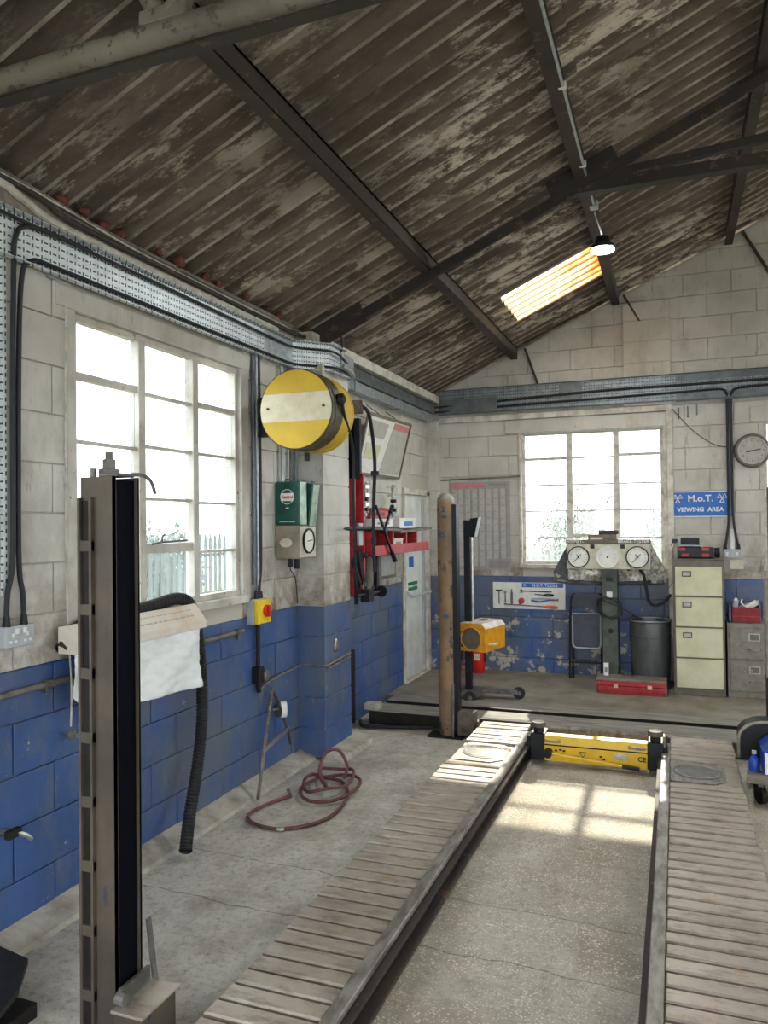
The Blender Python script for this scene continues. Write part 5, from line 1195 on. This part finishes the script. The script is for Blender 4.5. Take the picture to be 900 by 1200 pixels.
hose('tray_cable', [(1.8, YB - .088, 3.0), (.9, YB - .088, 2.995), (.60, YB - .088, 2.985), (.535, YB - .085, 2.94), (.528, YB - .06, 2.86), (.528, YB - .045, 2.3), (.53, YB - .045, 1.75), (.55, YB - .04, 1.55), (.575, YB - .04, 1.42)], .012, 'cable_black', 'black cable coming from beyond the clock and dropping to the far socket', 'cable')
o = B(.484, .536, YB - .032, YB - .012, 1.72, 2.90).build('slotted_channel', 'galvanised_dull', bevel=.003); tag(o, 'grey steel strut behind the two cables beside the blue sign', 'channel')
t = thing('wall_socket', 'white twin socket and its bracket low on the far wall beside the cabinet', 'socket', (.53, 8.37, 1.19))
B(.44, .59, YB - .05, YB - .012, 1.315, 1.40).build('box', 'plastic_grey', t, bevel=.004); B(.46, .48, YB - .054, YB - .05, 1.34, 1.37).build('rocker', 'plastic_white', t); B(.55, .57, YB - .054, YB - .05, 1.34, 1.37).build('rocker', 'plastic_white', t)
B(.49, .62, YB - .04, YB - .012, 1.20, 1.295).build('lower_box', 'tester_cream', t, bevel=.003)
for x in (.452, .575): MB().cyl((x, YB - .04, 1.40), (x, YB - .04, 1.455), .018, .012, n=10).build('gland', 'black_steel', t)
B(.505, .54, YB - .03, YB - .012, 1.40, 1.60).build('riser', 'plastic_white', t)

# ------------------------------------------------------------------ far floor: brake tester, chair, bin, cabinets
ZR = .07
t = thing('brake_tester_stand', 'cream brake tester console with three round dials on a grey-green column', 'brake tester', (-.62, 8.0, ZR))
cl = MB().bx(-.70, -.55, 7.98, 8.12, ZR + .02, 1.22).build('column', 'column_green', t, bevel=.006)
B(-.72, -.53, 7.96, 8.14, ZR, ZR + .03).build('foot', 'column_green', t, bevel=.004)
B(-.66, -.59, 7.976, 7.981, 1.09, 1.13).build('slot', 'black_steel', cl); B(-.655, -.60, 7.977, 7.981, .93, .99).build('rating_plate', 'plastic_white', cl); MB().cyl((-.62, 7.97, .60), (-.62, 7.985, .60), .025, n=12).build('knob', 'black_steel', cl)
cs = B(-1.03, -.235, 7.92, 8.06, 1.215, 1.465).build('console', 'tester_cream', t, bevel=.006)
hp = B(-1.035, -.23, 7.915, 8.05, 1.468, 1.51).build('header', 'cabinet_brown', t, bevel=.003)
lettering('header_lettering', 'KISMET-', .044, (-1.02, 7.9135, 1.489), 'back', 'plastic_white', hp, 'LEFT', bold=.0006)
lettering('header_lettering', 'BRAKE-TESTER', .044, (-.245, 7.9135, 1.489), 'back', 'plastic_white', hp, 'RIGHT', bold=.0006)
for k, (x, m_) in enumerate(((-.915, 'black_steel'), (-.635, 'dial_white'), (-.355, 'black_steel'))):
    d_ = MB().lathe([(.100, 0), (.100, .012)], (x, 7.92, 1.335), (0, -1, 0), n=36).build('dial', 'dial_white', t)
    MB().lathe([(.098, 0), (.108, .004), (.108, .022), (.098, .022), (.097, .01)], (x, 7.92, 1.335), (0, -1, 0), n=36, cap=False).build('bezel', m_, d_, smooth=True)
    tk = MB()
    for j in range(21):
        a = math.radians(-135 + j * 13.5); r0 = .074 if j % 5 else .066
        tk.bar((x + r0 * math.sin(a), 7.9075, 1.335 + r0 * math.cos(a)), (x + .086 * math.sin(a), 7.9075, 1.335 + .086 * math.cos(a)), .001, .003)
    tk.build('tick_marks', 'ink' if k != 1 else 'paper_grey', d_)
    if k != 1:
        for dx, dz in ((-.045, -.05), (.03, .032), (-.02, .03)): MB().bar((x, 7.906, 1.335), (x + dx, 7.906, 1.335 + dz), .001, .006).build('needle', 'ink', d_)
    MB().cyl((x, 7.90, 1.335), (x, 7.908, 1.335), .010, n=10).build('spindle', 'ink', d_)
for x in (-.78, -.492): B(x - .02, x + .02, 7.914, 7.92, 1.42, 1.46).build('badge', 'ink', cs)
for x in (-.80, -.44): MB().cyl((x, 7.95, 1.20), (x, 7.95, 1.216), .012, n=8).build('nipple', 'ink', t)
t2 = thing('odds_tray', 'dark brown box of oddments resting on top of the brake tester console', 'box', (-.67, 7.98, 1.51))
B(-.82, -.55, 7.925, 8.04, 1.51, 1.56).build('tray', 'cabinet_brown', t2, bevel=.004); B(-.72, -.53, 7.94, 8.02, 1.56, 1.60).build('block', 'purlin_steel', t2, bevel=.006); B(-.80, -.68, 7.92, 7.925, 1.475, 1.53).build('rag', 'cardboard_white', t2)
# silver protective cover hanging behind the console
n1, n2 = 30, 12; v = []
for j in range(n2 + 1):
    for i in range(n1 + 1):
        u, w = i / n1, j / n2; half = .40 + .145 * min(1, w * 1.35) - .03 * max(0, w - .8) * 5
        v.append((-.635 + (2 * u - 1) * half, 8.09 + .03 * math.sin(6 * u + 4 * w) + .05 * (1 - abs(2 * u - 1)) * w + .02 * mnoise.noise(Vector((u * 9, w * 7, 1))), 1.47 - .43 * w + .03 * abs(2 * u - 1) * w))
cv = MB().add(v, [(j * (n1 + 1) + i, j * (n1 + 1) + i + 1, (j + 1) * (n1 + 1) + i + 1, (j + 1) * (n1 + 1) + i) for j in range(n2) for i in range(n1)])
t3 = thing('silver_cover', 'crinkled silver dust cover hanging behind the brake tester dials', 'cover', (-.635, 8.1, 1.04))
c_ = cv.build('sheet', 'foil', t3, smooth=True); c_.modifiers.new('solid', 'SOLIDIFY').thickness = .004
hm = MB().tube(smooth_path([Vector(v[n2 * (n1 + 1) + i]) + Vector((0, -.012, .012)) for i in range(0, n1 + 1, 3)], 3), .022, 8).build('hem', 'foil_dark', t3, smooth=True)
for s in (0, 1):
    MB().prism([(-.635 + (2 * s - 1) * .40, 8.04, 1.46), (-.635 + (2 * s - 1) * .40, 8.04, 1.08), (-.635 + (2 * s - 1) * .535, 8.09, 1.06), (-.635 + (2 * s - 1) * .555, 8.09, 1.17)], (0, .012, 0)).build('side_flap', 'foil_dark' if s == 0 else 'foil', t3)
hose('brake_hose', [(-.34, 7.97, 1.215), (-.30, 7.96, 1.15), (-.275, 7.96, 1.0), (-.255, 7.97, .90), (-.20, 7.99, .865), (-.12, 8.0, .90), (-.055, 8.02, .97)], .014, 'rubber', 'black hose looping down from the brake tester towards the cream cabinet')
cp_ = []
for k in range(40):
    a = k * .62; cp_.append((-.63 + .115 * math.sin(a) + .01 * math.sin(k), 7.955 - .012 * math.cos(2 * a), .83 + .10 * math.cos(a * 1.02) + .012 * math.sin(1.7 * k)))
cp_ += [(-.45, 7.97, .80), (-.40, 8.0, .755), (-.33, 8.05, .72)]
hose('coiled_wire', cp_, .005, 'cable_black', 'thin black wire coiled over the brake tester column', 'cable', k=4, n=6)
hose('grey_wire', [(-.52, 8.02, .78), (-.40, 8.05, .82), (-.25, 8.1, .90), (-.10, 8.15, 1.0), (-.02, 8.2, 1.1)], .004, 'cable_grey', 'pale wire stretched from the column towards the window strip', 'cable')
# folded chair
t = thing('folding_chair', 'grey folding chair leaning folded against the blue far wall', 'chair', (-.87, 8.2, ZR))
for x in (-1.045, -.70):
    MB().tube(smooth_path([(x, 8.16, ZR + .0), (x, 8.20, .45), (x + (.01 if x < -.9 else -.01), 8.24, .86), (x + (.05 if x < -.9 else -.05), 8.25, .945)], 5), .011).build('leg', 'black_steel', t, smooth=True)
    MB().tube([(x + (.03 if x < -.9 else -.03), 8.20, ZR), (x + (.03 if x < -.9 else -.03), 8.18, .40)], .010).build('leg', 'black_steel', t, smooth=True)
MB().prism([(-1.03, 8.235, .80), (-.715, 8.235, .80), (-.715, 8.24, .90), (-.75, 8.245, .945), (-.995, 8.245, .945), (-1.03, 8.24, .90)], (0, .012, 0)).build('backrest', 'chair_grey', t, bevel=.003)
MB().prism([(-1.01, 8.175, .42), (-.98, 8.175, .40), (-.765, 8.175, .40), (-.735, 8.175, .42), (-.735, 8.20, .73), (-.75, 8.20, .745), (-.995, 8.20, .745), (-1.01, 8.20, .73)], (0, .012, 0)).build('seat', 'chair_grey', t, bevel=.003)
MB().tube([(-1.015, 8.17, .43), (-1.0, 8.165, .40), (-.975, 8.165, .39), (-.77, 8.165, .39), (-.745, 8.165, .40), (-.735, 8.17, .43), (-.735, 8.195, .74), (-1.015, 8.195, .74), (-1.015, 8.17, .43)], .009).build('seat_tube', 'plastic_grey', t, smooth=True)
for z in (.24,): MB().tube([(-1.045, 8.175, z), (-.70, 8.175, z)], .008).build('stretcher', 'black_steel', t)
# galvanised bin
t = thing('metal_bin', 'dull galvanised cylindrical bin standing behind the red toolbox', 'bin', (-.25, 7.98, ZR))
MB().lathe([(.172, .0), (.176, .01), (.190, .50), (.196, .505), (.196, .52), (.190, .525), (.192, .64), (.199, .645), (.202, .655), (.199, .665), (.19, .662), (.187, .64), (.17, .02), (.01, .015)], (-.25, 7.97, ZR), n=48, cap=True).build('body', 'bin_metal', t, smooth=True)
MB().torus((-.25, 7.97, ZR + .655), (0, 0, 1), .196, .008, 48, 8).build('rim', 'galvanised', t, smooth=True)
# red toolbox
t = thing('red_toolbox', 'long low red metal toolbox lying in front of the bin', 'toolbox', (-.41, 7.6, ZR))
B(-.715, -.11, 7.56, 7.76, ZR, ZR + .075).build('base', 'red_paint', t, bevel=.006); ld = B(-.72, -.105, 7.555, 7.765, ZR + .078, ZR + .118).build('lid', 'red_paint', t, bevel=.006)
B(-.73, -.10, 7.57, 7.80, ZR + .119, ZR + .14).build('top_board', 'timber_grey', t, bevel=.003)
for x in (-.55, -.25): B(x - .02, x + .02, 7.548, 7.556, ZR + .06, ZR + .095).build('latch', 'tester_cream', t, bevel=.002)
B(-.72, -.105, 7.552, 7.556, ZR + .025, ZR + .032).build('ridge', 'red_crate', t)
B(-.125, -.098, 7.56, 7.77, ZR, ZR + .11).build('end_cap', 'cabinet_brown', t, bevel=.004)
o = B(-.67, -.625, 7.70, 7.74, ZR + .14, ZR + .26).build('paper_packet', 'plastic_white', bevel=.003); tag(o, 'small white packet standing upright on the red toolbox board', 'packet'); B(-.66, -.635, 7.698, 7.70, ZR + .17, ZR + .22).build('print', 'paper_grey', o)
o = B(-.50, -.39, 7.64, 7.70, ZR + .14, ZR + .155).build('steel_offcut', 'grey_steel', bevel=.003); tag(o, 'flat grey metal offcut lying on the red toolbox board', 'offcut')
# cream filing cabinet
t = thing('filing_cabinet', 'tall cream four-drawer filing cabinet with a brown frame', 'cabinet', (.185, 7.98, ZR))
B(-.035, .405, 7.70, 8.30, ZR, 1.32).build('carcass', 'cabinet_brown', t, bevel=.004)
zz = .145
for k in range(4):
    d_ = B(-.015, .385, 7.672, 7.70, zz, zz + .268).build('drawer', 'cabinet_cream', t, bevel=.006)
    B(-.015, .385, 7.668, 7.674, zz + .255, zz + .268).build('pull_edge', 'cabinet_cream', d_, bevel=.003)
    if k:
        B(.045, .125, 7.666, 7.672, zz + .178, zz + .228).build('card_frame', 'ink', d_, bevel=.002); B(.052, .118, 7.6645, 7.667, zz + .186, zz + .220).build('card', 'paper_dull', d_)
    zz += .2825
B(-.038, .408, 7.69, 8.302, 1.32, 1.332).build('top', 'cabinet_brown', t, bevel=.002)
# black and red case, small black box and bottle on it
t = thing('battery_charger', 'black power tool case with red corner patches on the cream cabinet', 'tool case', (.17, 7.9, 1.332))
b_ = B(-.005, .33, 7.78, 8.0, 1.332, 1.435).build('case', 'ink', t, bevel=.015)
B(-.008, .333, 7.785, 7.995, 1.38, 1.386).build('seam', 'black_steel', t)
MB().tube(smooth_path([(.02, 7.79, 1.43), (.02, 7.785, 1.452), (.17, 7.785, 1.452), (.22, 7.785, 1.447), (.22, 7.79, 1.432)], 3), .007).build('handle', 'plastic_grey', t, smooth=True)
for x, z in ((.02, 1.405), (.225, 1.405), (.05, 1.35), (.225, 1.35)): B(x, x + .06, 7.775, 7.781, z, z + .028).build('red_patch', 'red_paint', t)
MB().lathe([(.045, 0), (.048, .05)], (.33, 7.88, 1.385), (1, 0, 0), n=20).build('end_drum', 'black_steel', t, smooth=True)
o = B(.04, .205, 7.82, 7.96, 1.455, 1.525).build('small_case', 'ink', bevel=.008); tag(o, 'small black ribbed box sitting on the black tool case', 'box')
for k in range(3): B(.045, .20, 7.816, 7.82, 1.468 + .018 * k, 1.474 + .018 * k).build('rib', 'black_steel', o)
B(.03, .215, 7.81, 7.965, 1.4355, 1.456).build('plinth', 'ink', o)
t = thing('spray_bottle', 'small dark trigger bottle at the edge of the cream cabinet top', 'bottle', (-.012, 7.745, 1.332))
MB().lathe([(.022, 0), (.024, .01), (.024, .09), (.012, .12), (.012, .15)], (-.012, 7.745, 1.332), n=16).build('bottle', 'timber_grey', t, smooth=True); B(-.035, .012, 7.73, 7.76, 1.48, 1.515).build('trigger_head', 'ink', t, bevel=.005); MB().bar((-.03, 7.745, 1.485), (-.045, 7.745, 1.455), .01, .008).build('trigger', 'ink', t)
hose('charger_lead', [(-.005, 7.80, 1.36), (-.05, 7.76, 1.345), (-.07, 7.74, 1.28), (-.05, 7.73, 1.20)], .006, 'cable_white', 'pale lead trailing over the cabinet edge', 'cable')
# grey two-drawer cabinet and red crate
t = thing('grey_cabinet', 'low grey two-drawer cabinet with chrome handles beside the cream one', 'cabinet', (.64, 7.98, ZR))
B(.425, .86, 7.74, 8.28, ZR, .745).build('carcass', 'cabinet_grey', t, bevel=.004)
for z0, z1 in ((.425, .705), (.13, .41)):
    d_ = B(.445, .85, 7.722, 7.742, z0, z1).build('drawer', 'cabinet_grey', t, bevel=.005)
    B(.60, .695, 7.716, 7.722, z1 - .115, z1 - .045).build('card_frame', 'plastic_grey', d_, bevel=.002); B(.612, .683, 7.7145, 7.717, z1 - .105, z1 - .055).build('card', 'cabinet_brown', d_)
    MB().tube([(.605, 7.722, z1 - .19), (.61, 7.70, z1 - .192), (.69, 7.70, z1 - .192), (.695, 7.722, z1 - .19)], .007).build('handle', 'bright_steel', d_, smooth=True)
o = MB().tube([(.56, 7.714, .315), (.60, 7.708, .34), (.63, 7.708, .325)], .005).build('key_wire', 'bright_steel', t)
t = thing('red_crate', 'dark red plastic crate full of spray cans on the grey cabinet', 'crate', (.60, 7.95, .745))
cr = MB().bx(.475, .71, 7.80, 7.806, .745, .885).bx(.475, .71, 8.094, 8.10, .745, .885).bx(.475, .481, 7.806, 8.094, .745, .885).bx(.704, .71, 7.806, 8.094, .745, .885).bx(.475, .71, 7.80, 8.10, .745, .751)
cr.build('crate', 'red_crate', t, bevel=.002); B(.475, .71, 7.797, 7.80, .80, .806).build('rib', 'red_paint', t)
def can(p, q, r, mat, label, cap):
    t = thing('spray_can', label, 'can', p); p, q = Vector(p), Vector(q); d_ = q - p
    MB().cyl(p, q, r, n=16).build('can_body', mat, t, smooth=True); MB().cyl(q, q + d_.normalized() * .018, r * .62, r * .5, n=12).build('nozzle', cap, t, smooth=True)
can((.60, 7.88, .875), (.685, 7.86, .93), .027, 'plastic_white', 'white spray can lying across the red crate', 'plastic_grey')
can((.50, 7.88, .86), (.51, 7.86, .945), .024, 'plastic_grey', 'grey can standing at the corner of the red crate', 'plastic_white')
can((.54, 7.95, .86), (.62, 7.93, .905), .022, 'bright_steel', 'bright metal can half buried in the red crate', 'ink')
o = MB().tube([(.56, 7.83, .96), (.55, 7.83, .93), (.575, 7.83, .90), (.62, 7.83, .875)], .006).build('bent_pipe', 'plastic_white', smooth=True); tag(o, 'bent white tube poking out of the red crate', 'tube')
o = B(.445, .47, 7.83, 8.05, .745, .90).build('blue_folder', 'blue_plastic', bevel=.003); tag(o, 'dark blue folder wedged beside the red crate', 'folder'); B(.45, .466, 7.828, 7.83, .76, .88).build('spine_label', 'paper_grey', o)
# fire extinguishers
def extinguisher(x, y_, label, h=.36):
    t = thing('fire_extinguisher', label, 'fire extinguisher', (x, y_, ZR), 'red fire extinguishers')
    MB().lathe([(.06, 0), (.068, .01), (.068, h - .06), (.05, h - .02), (.02, h)], (x, y_, ZR), n=24).build('cylinder', 'red_bright', t, smooth=True)
    MB().cyl((x, y_, ZR + h), (x, y_, ZR + h + .05), .016, n=10).build('valve', 'black_steel', t); MB().bar((x - .05, y_, ZR + h + .05), (x + .05, y_, ZR + h + .065), .018, .012).build('lever', 'black_steel', t)
    MB().tube(smooth_path([(x + .02, y_, ZR + h + .03), (x + .085, y_ - .02, ZR + h - .03), (x + .08, y_ - .03, ZR + .12)], 4), .010).build('hose', 'rubber', t)
    B(x - .03, x + .03, y_ - .071, y_ - .060, ZR + .14, ZR + .21).build('label_patch', 'tester_cream', t); return t
extinguisher(-2.02, 8.2, 'red fire extinguisher on the floor under the headlamp tester box')
t = extinguisher(-2.28, 8.22, 'taller red fire extinguisher half behind the brown lift post', .52)

# ------------------------------------------------------------------ headlamp tester on wheels
t = thing('headlamp_tester', 'yellow headlamp beam tester on a tall black column with a wheeled base', 'headlamp tester', (-1.78, 6.95, ZR))
px, py = -1.80, 6.98
B(px - .04, px + .02, py - .03, py + .03, ZR + .08, 1.715).build('column', 'black_steel', t, bevel=.004)
MB().cyl((px + .04, py - .03, .80), (px + .04, py - .03, 1.60), .014, n=12).build('guide_rod', 'bright_steel', t, smooth=True)
sg_ = MB().prism([(px - .03, py - .05, 1.565), (px + .08, py - .05, 1.555), (px + .12, py - .05, 1.74), (px + .03, py - .05, 1.73)], (0, .10, 0)).build('sight', 'black_steel', t, bevel=.004)
MB().bar((px + .083, py - .052, 1.56), (px + .123, py - .052, 1.74), .006, .10, (0, 1, 0)).build('sight_mirror', 'plastic_grey', sg_)
Rz = Matrix.Translation((px + .05, py - .14, .0)) @ Matrix.Rotation(math.radians(-14), 4, 'Z')
hx0, hx1, hz0, hz1, hl = -.145, .145, .525, .775, .40
bd = MB().prism([(hx0, 0, hz0), (hx1, 0, hz0), (hx1, 0, hz1 - .045), (hx1 - .04, 0, hz1), (hx0 + .04, 0, hz1), (hx0, 0, hz1 - .045)], (0, hl, 0)).xf(Rz).build('housing', 'lamp_yellow', t, bevel=.005)
MB().prism([(hx0, .002, hz1 - .043), (hx0 + .04, .002, hz1 + .002), (hx1 - .04, .002, hz1 + .002), (hx1, .002, hz1 - .043), (hx1 + .003, .002, hz1 - .04), (hx1 - .038, .002, hz1 + .006), (hx0 + .038, .002, hz1 + .006), (hx0 - .003, .002, hz1 - .04)], (0, hl, 0)).xf(Rz).build('top_cover', 'lamp_top', t)
def L(m): return m.xf(Rz)
L(MB().lathe([(.105, 0), (.108, .006), (.100, .010), (.096, .002)], (0, 0, .64), (0, -1, 0), n=36, cap=False)).build('lens_ring', 'lamp_yellow', t, smooth=True)
L(MB().lathe([(.097, .004), (.07, -.02), (.01, -.03)], (0, 0, .64), (0, -1, 0), n=36)).build('lens', 'cabinet_brown', t, smooth=True)
L(MB().bx(hx1, hx1 + .05, .05, .16, .585, .60)).build('side_shelf', 'lamp_top', t, bevel=.003)
L(MB().bx(-.03, .03, .20, .28, hz1 + .006, hz1 + .016)).build('top_slot', 'timber_grey', t)
B(px - .05, px + .05, py - .12, py - .03, .56, .70).build('carriage', 'black_steel', t, bevel=.004)
MB().prism([(px - .10, py - .20, ZR + .05), (px + .10, py - .20, ZR + .05), (px + .14, py + .02, ZR + .05), (px + .42, py + .05, ZR + .05), (px + .42, py + .14, ZR + .05), (px - .10, py + .14, ZR + .05)], (0, 0, .035)).build('base', 'grey_steel', t, bevel=.004)
for x, y_, r in ((px + .05, py - .22, .055), (px - .09, py - .10, .05), (px + .43, py + .10, .055)):
    w_ = MB().lathe([(r * .5, -.016), (r, -.014), (r, .014), (r * .5, .016)], (x, y_, ZR + r), (.35, -.94, 0), n=22).build('wheel', 'rubber', t, smooth=True)
    MB().lathe([(r * .35, -.02), (r * .35, .02)], (x, y_, ZR + r), (.35, -.94, 0), n=12).build('hub', 'grey_steel', w_)

# ------------------------------------------------------------------ trolley at the right-hand edge
t = thing('tool_trolley', 'low dark trolley with an arched black hood beside the right runway', 'trolley', (.62, 5.25, 0))
MB().prism([(.37, 5.07, .13), (.80, 5.0, .13), (.95, 5.35, .13), (.40, 5.40, .13)], (0, 0, .035)).build('deck', 'timber_grey', t, bevel=.005)
ar = MB(); outer = [(.355, .17), (.355, .30)] + [(.355 + .16 * (1 - math.cos(a)), .30 + .11 * math.sin(a)) for a in [i * math.pi / 16 for i in range(1, 9)]] + [(1.0, .42), (1.0, .17)]
ar.prism([(x, 5.42, z) for x, z in outer], (0, .20, 0)).build('hood', 'black_steel', t, bevel=.006)
MB().tube([(.352, 5.415, .18)] + [(x - .003, 5.415, z + .004) for x, z in outer[1:-1]], .010, 8).build('hood_edge', 'cap_grey', t, smooth=True)
for x, y_ in ((.45, 5.12), (.85, 5.08), (.46, 5.36)):
    w_ = MB().lathe([(.03, -.018), (.052, -.016), (.052, .016), (.03, .018)], (x, y_, .052), (.9, .4, 0), n=20).build('wheel', 'dark_grease', t, smooth=True); B(x - .014, x + .014, y_ - .014, y_ + .014, .09, .13).build('fork', 'grey_steel', w_)
t = thing('blue_tool_box', 'blue plastic box with white labels riding on the trolley', 'box', (.62, 5.25, .165))
B(.47, .86, 5.14, 5.38, .165, .30).build('tub', 'blue_plastic', t, bevel=.01); MB().prism([(.46, 5.13, .30), (.87, 5.13, .30), (.80, 5.13, .37), (.54, 5.13, .37)], (0, .26, 0)).build('lid', 'blue_plastic', t, bevel=.008); B(.475, .50, 5.134, 5.14, .17, .30).build('label_strip', 'plastic_white', t); B(.52, .66, 5.134, 5.14, .19, .29).build('label_patch', 'plastic_grey', t)
o = MB().lathe([(.028, 0), (.032, .02), (.030, .07), (.012, .09), (.016, .10)], (.425, 5.22, .165), n=16).build('blue_bottle', 'blue_plastic', smooth=True); tag(o, 'squat blue bottle beside the box on the trolley', 'bottle'); MB().cyl((.425, 5.22, .265), (.425, 5.22, .285), .014, n=10).build('bottle_cap', 'plastic_grey', o)

# ------------------------------------------------------------------ pendant lamp and the conduit along the purlin
xp = -.53
t = thing('high_bay_light', 'lit round LED high-bay lamp hanging below the steel purlin', 'lamp', (-.475, 5.9, 3.68))
lc = Vector((-.475, 5.9, 3.69))
MB().lathe([(.085, .012), (.088, .02), (.088, .035), (.06, .05), (.05, .10), (.02, .115)], lc, n=32, cap=False).build('housing', 'black_steel', t, smooth=True)
em = NT('led_panel'); em.bsdf.inputs['Emission Color'].default_value = (.93, .97, 1, 1); em.bsdf.inputs['Emission Strength'].default_value = 14
MB().lathe([(.084, .0), (.084, .014)], lc, n=32).build('led_panel', 'led_panel', t)
MB().tube(smooth_path([lc + Vector((0, 0, .11)), (-.49, 5.88, 3.85), (-.515, 5.80, 3.93), (-.52, 5.76, 3.97), (-.515, 5.72, 3.97)], 5), .005, 6).build('flex', 'cable_white', t, smooth=True)
MB().cyl(lc + Vector((0, 0, .10)), lc + Vector((-.03, 0, .34)), .004, n=6).build('hanger', 'grey_steel', t)
ld_ = bpy.data.lights.new('led_light', 'AREA'); ld_.shape = 'DISK'; ld_.size = .16; ld_.energy = 14; ld_.color = (.93, .97, 1)
lo_ = bpy.data.objects.new('led_light', ld_); lo_.location = lc + Vector((0, 0, -.006)); col.objects.link(lo_)
o = B(-.545, -.485, 5.66, 5.74, 3.935, 3.985).build('junction_box', 'plastic_grey', bevel=.006); tag(o, 'small pale junction box under the purlin above the lamp', 'junction box'); MB().cyl((-.515, 5.64, 3.96), (-.515, 5.66, 3.96), .012, n=8).build('gland', 'cable_grey', o)
t = thing('purlin_conduit', 'bright conduit clipped along the purlin to the junction box', 'conduit', (-.515, 2.6, 3.935)); MB().cyl((-.515, -2.0, 3.955), (-.515, 5.66, 3.955), .011, n=10).build('tube', 'galvanised', t, smooth=True)
for y_ in (1.0, 2.6, 4.05, 5.0): B(-.535, -.495, y_, y_ + .02, 3.94, 3.975).build('clip', 'plastic_white', t)

# ------------------------------------------------------------------ outside
struct(B(-40, 40, -40, 60, -.30, -.15).build('floor_outside', 'tarmac', base=(0, 0, -.3)))
struct(B(-16, -5.2, 2, 20, -.15, -.121).build('floor_lawn', 'grass')); struct(B(-12, 10, 11.5, 24, -.15, -.121).build('floor_verge', 'grass'))
def foliage(c, rx, ry, rz, n, seed, name, mat, parent, leaf=.09):
    rnd = random.Random(seed); m = MB()
    for k in range(n):
        a = rnd.uniform(0, 2 * math.pi); b = math.asin(rnd.uniform(-1, 1)); r = rnd.uniform(.2, 1.0) * (1 + .25 * math.sin(3 * a + seed) * math.cos(2 * b))
        p = Vector((c[0] + rx * r * math.cos(b) * math.cos(a), c[1] + ry * r * math.cos(b) * math.sin(a), max(.0, c[2] + rz * r * math.sin(b))))
        u = Vector((rnd.gauss(0, 1), rnd.gauss(0, 1), rnd.gauss(0, 1))).normalized(); w = u.orthogonal().normalized(); s = leaf * rnd.uniform(.6, 1.4)
        m.add([p - u * s, p + w * s * .45, p + u * s, p - w * s * .45], [(0, 1, 2, 3)])
    return m.build(name, mat, parent)
def bush(c, rx, ry, rz, n, seed, label, mat='leaf_green', cat='bush', leaf=.06, group='bushes outside the windows'):
    t = thing('garden_bush' if cat == 'bush' else 'garden_tree', label, cat, (c[0], c[1], -.12), group)
    f_ = foliage(c, rx, ry, rz, n, seed, 'foliage', mat, t, leaf); f_['kind'] = 'stuff'
    MB().tube([(c[0], c[1], -.12), (c[0] + .05, c[1], c[2])], [.06, .03], 6).build('stem', 'bark', t)
LB = ['rounded green bush beyond the left panes of the far window', 'tall grey-green tree seen through the middle of the far window', 'broad green bush beyond the right panes of the far window']
bush((-4.4, 17, .7), 1.2, .8, 1.2, 3600, 1, LB[0]); bush((-2.0, 17.3, .8), 1.0, .8, 1.4, 4400, 2, LB[1], cat='tree'); bush((.1, 17, .9), .95, .9, 1.35, 4400, 3, LB[2])
bush((-2.9, 13.2, .3), .65, .5, .55, 1400, 4, 'low pink flowering shrub outside the far window', 'blossom', leaf=.045); bush((-1.5, 12.8, .25), .6, .5, .5, 1600, 5, 'low yellow-green shrub outside the far window', 'leaf_light', leaf=.045)
bush((2.9, 17, .9), 1.5, 1.0, 1.4, 2800, 6, 'green bush behind the cream cabinet outside the wall'); 
bush((-9.3, 6.9, .6), 1.0, 1.1, 1.1, 3600, 7, 'pale bush behind the fence seen through the first column of left panes', 'leaf_light'); bush((-9.8, 9.6, .7), 1.1, 1.5, 1.2, 4400, 8, 'grey-green tree behind the fence seen through the middle left panes', cat='tree'); bush((-9.9, 12.9, .6), 1.2, 1.5, 1.2, 4400, 9, 'dark green bush behind the fence seen through the last column of left panes'); bush((-9.5, 3.6, .8), 1.0, .9, 1.1, 2800, 10, 'green bush at the near end of the outside fence')
t = thing('palisade_fence', 'grey palisade fence running outside the left window', 'fence', (-7.6, 9.0, -.12))
for z in (.25, 1.15): B(-7.64, -7.60, 2.5, 17.5, z, z + .05).build('rail', 'fence_grey', t)
pm = None
for k in range(100):
    yy = 2.5 + .15 * k
    if pm is None:
        o = MB().prism([(-7.60, yy, -.12), (-7.60, yy + .07, -.12), (-7.60, yy + .07, 1.45), (-7.60, yy + .035, 1.55), (-7.60, yy, 1.45)], (.02, 0, 0)).build('pale', 'fence_grey', t); pm = o; continue
    o = pm.copy(); col.objects.link(o); o.parent = t; o.location = (0, .15 * k, 0)
t = thing('boundary_fence', 'grey boarded fence outside beyond the far window', 'fence', (-1, 15.2, -.12))
for k in range(60):
    x = -7 + .18 * k; B(x, x + .165, 15.2, 15.22, -.12, 1.0 + .02 * (k % 3)).build('pale', 'fence_grey', t)
for z in (.1, .7): B(-7, 3.8, 15.22, 15.26, z, z + .06).build('rail', 'fence_grey', t)
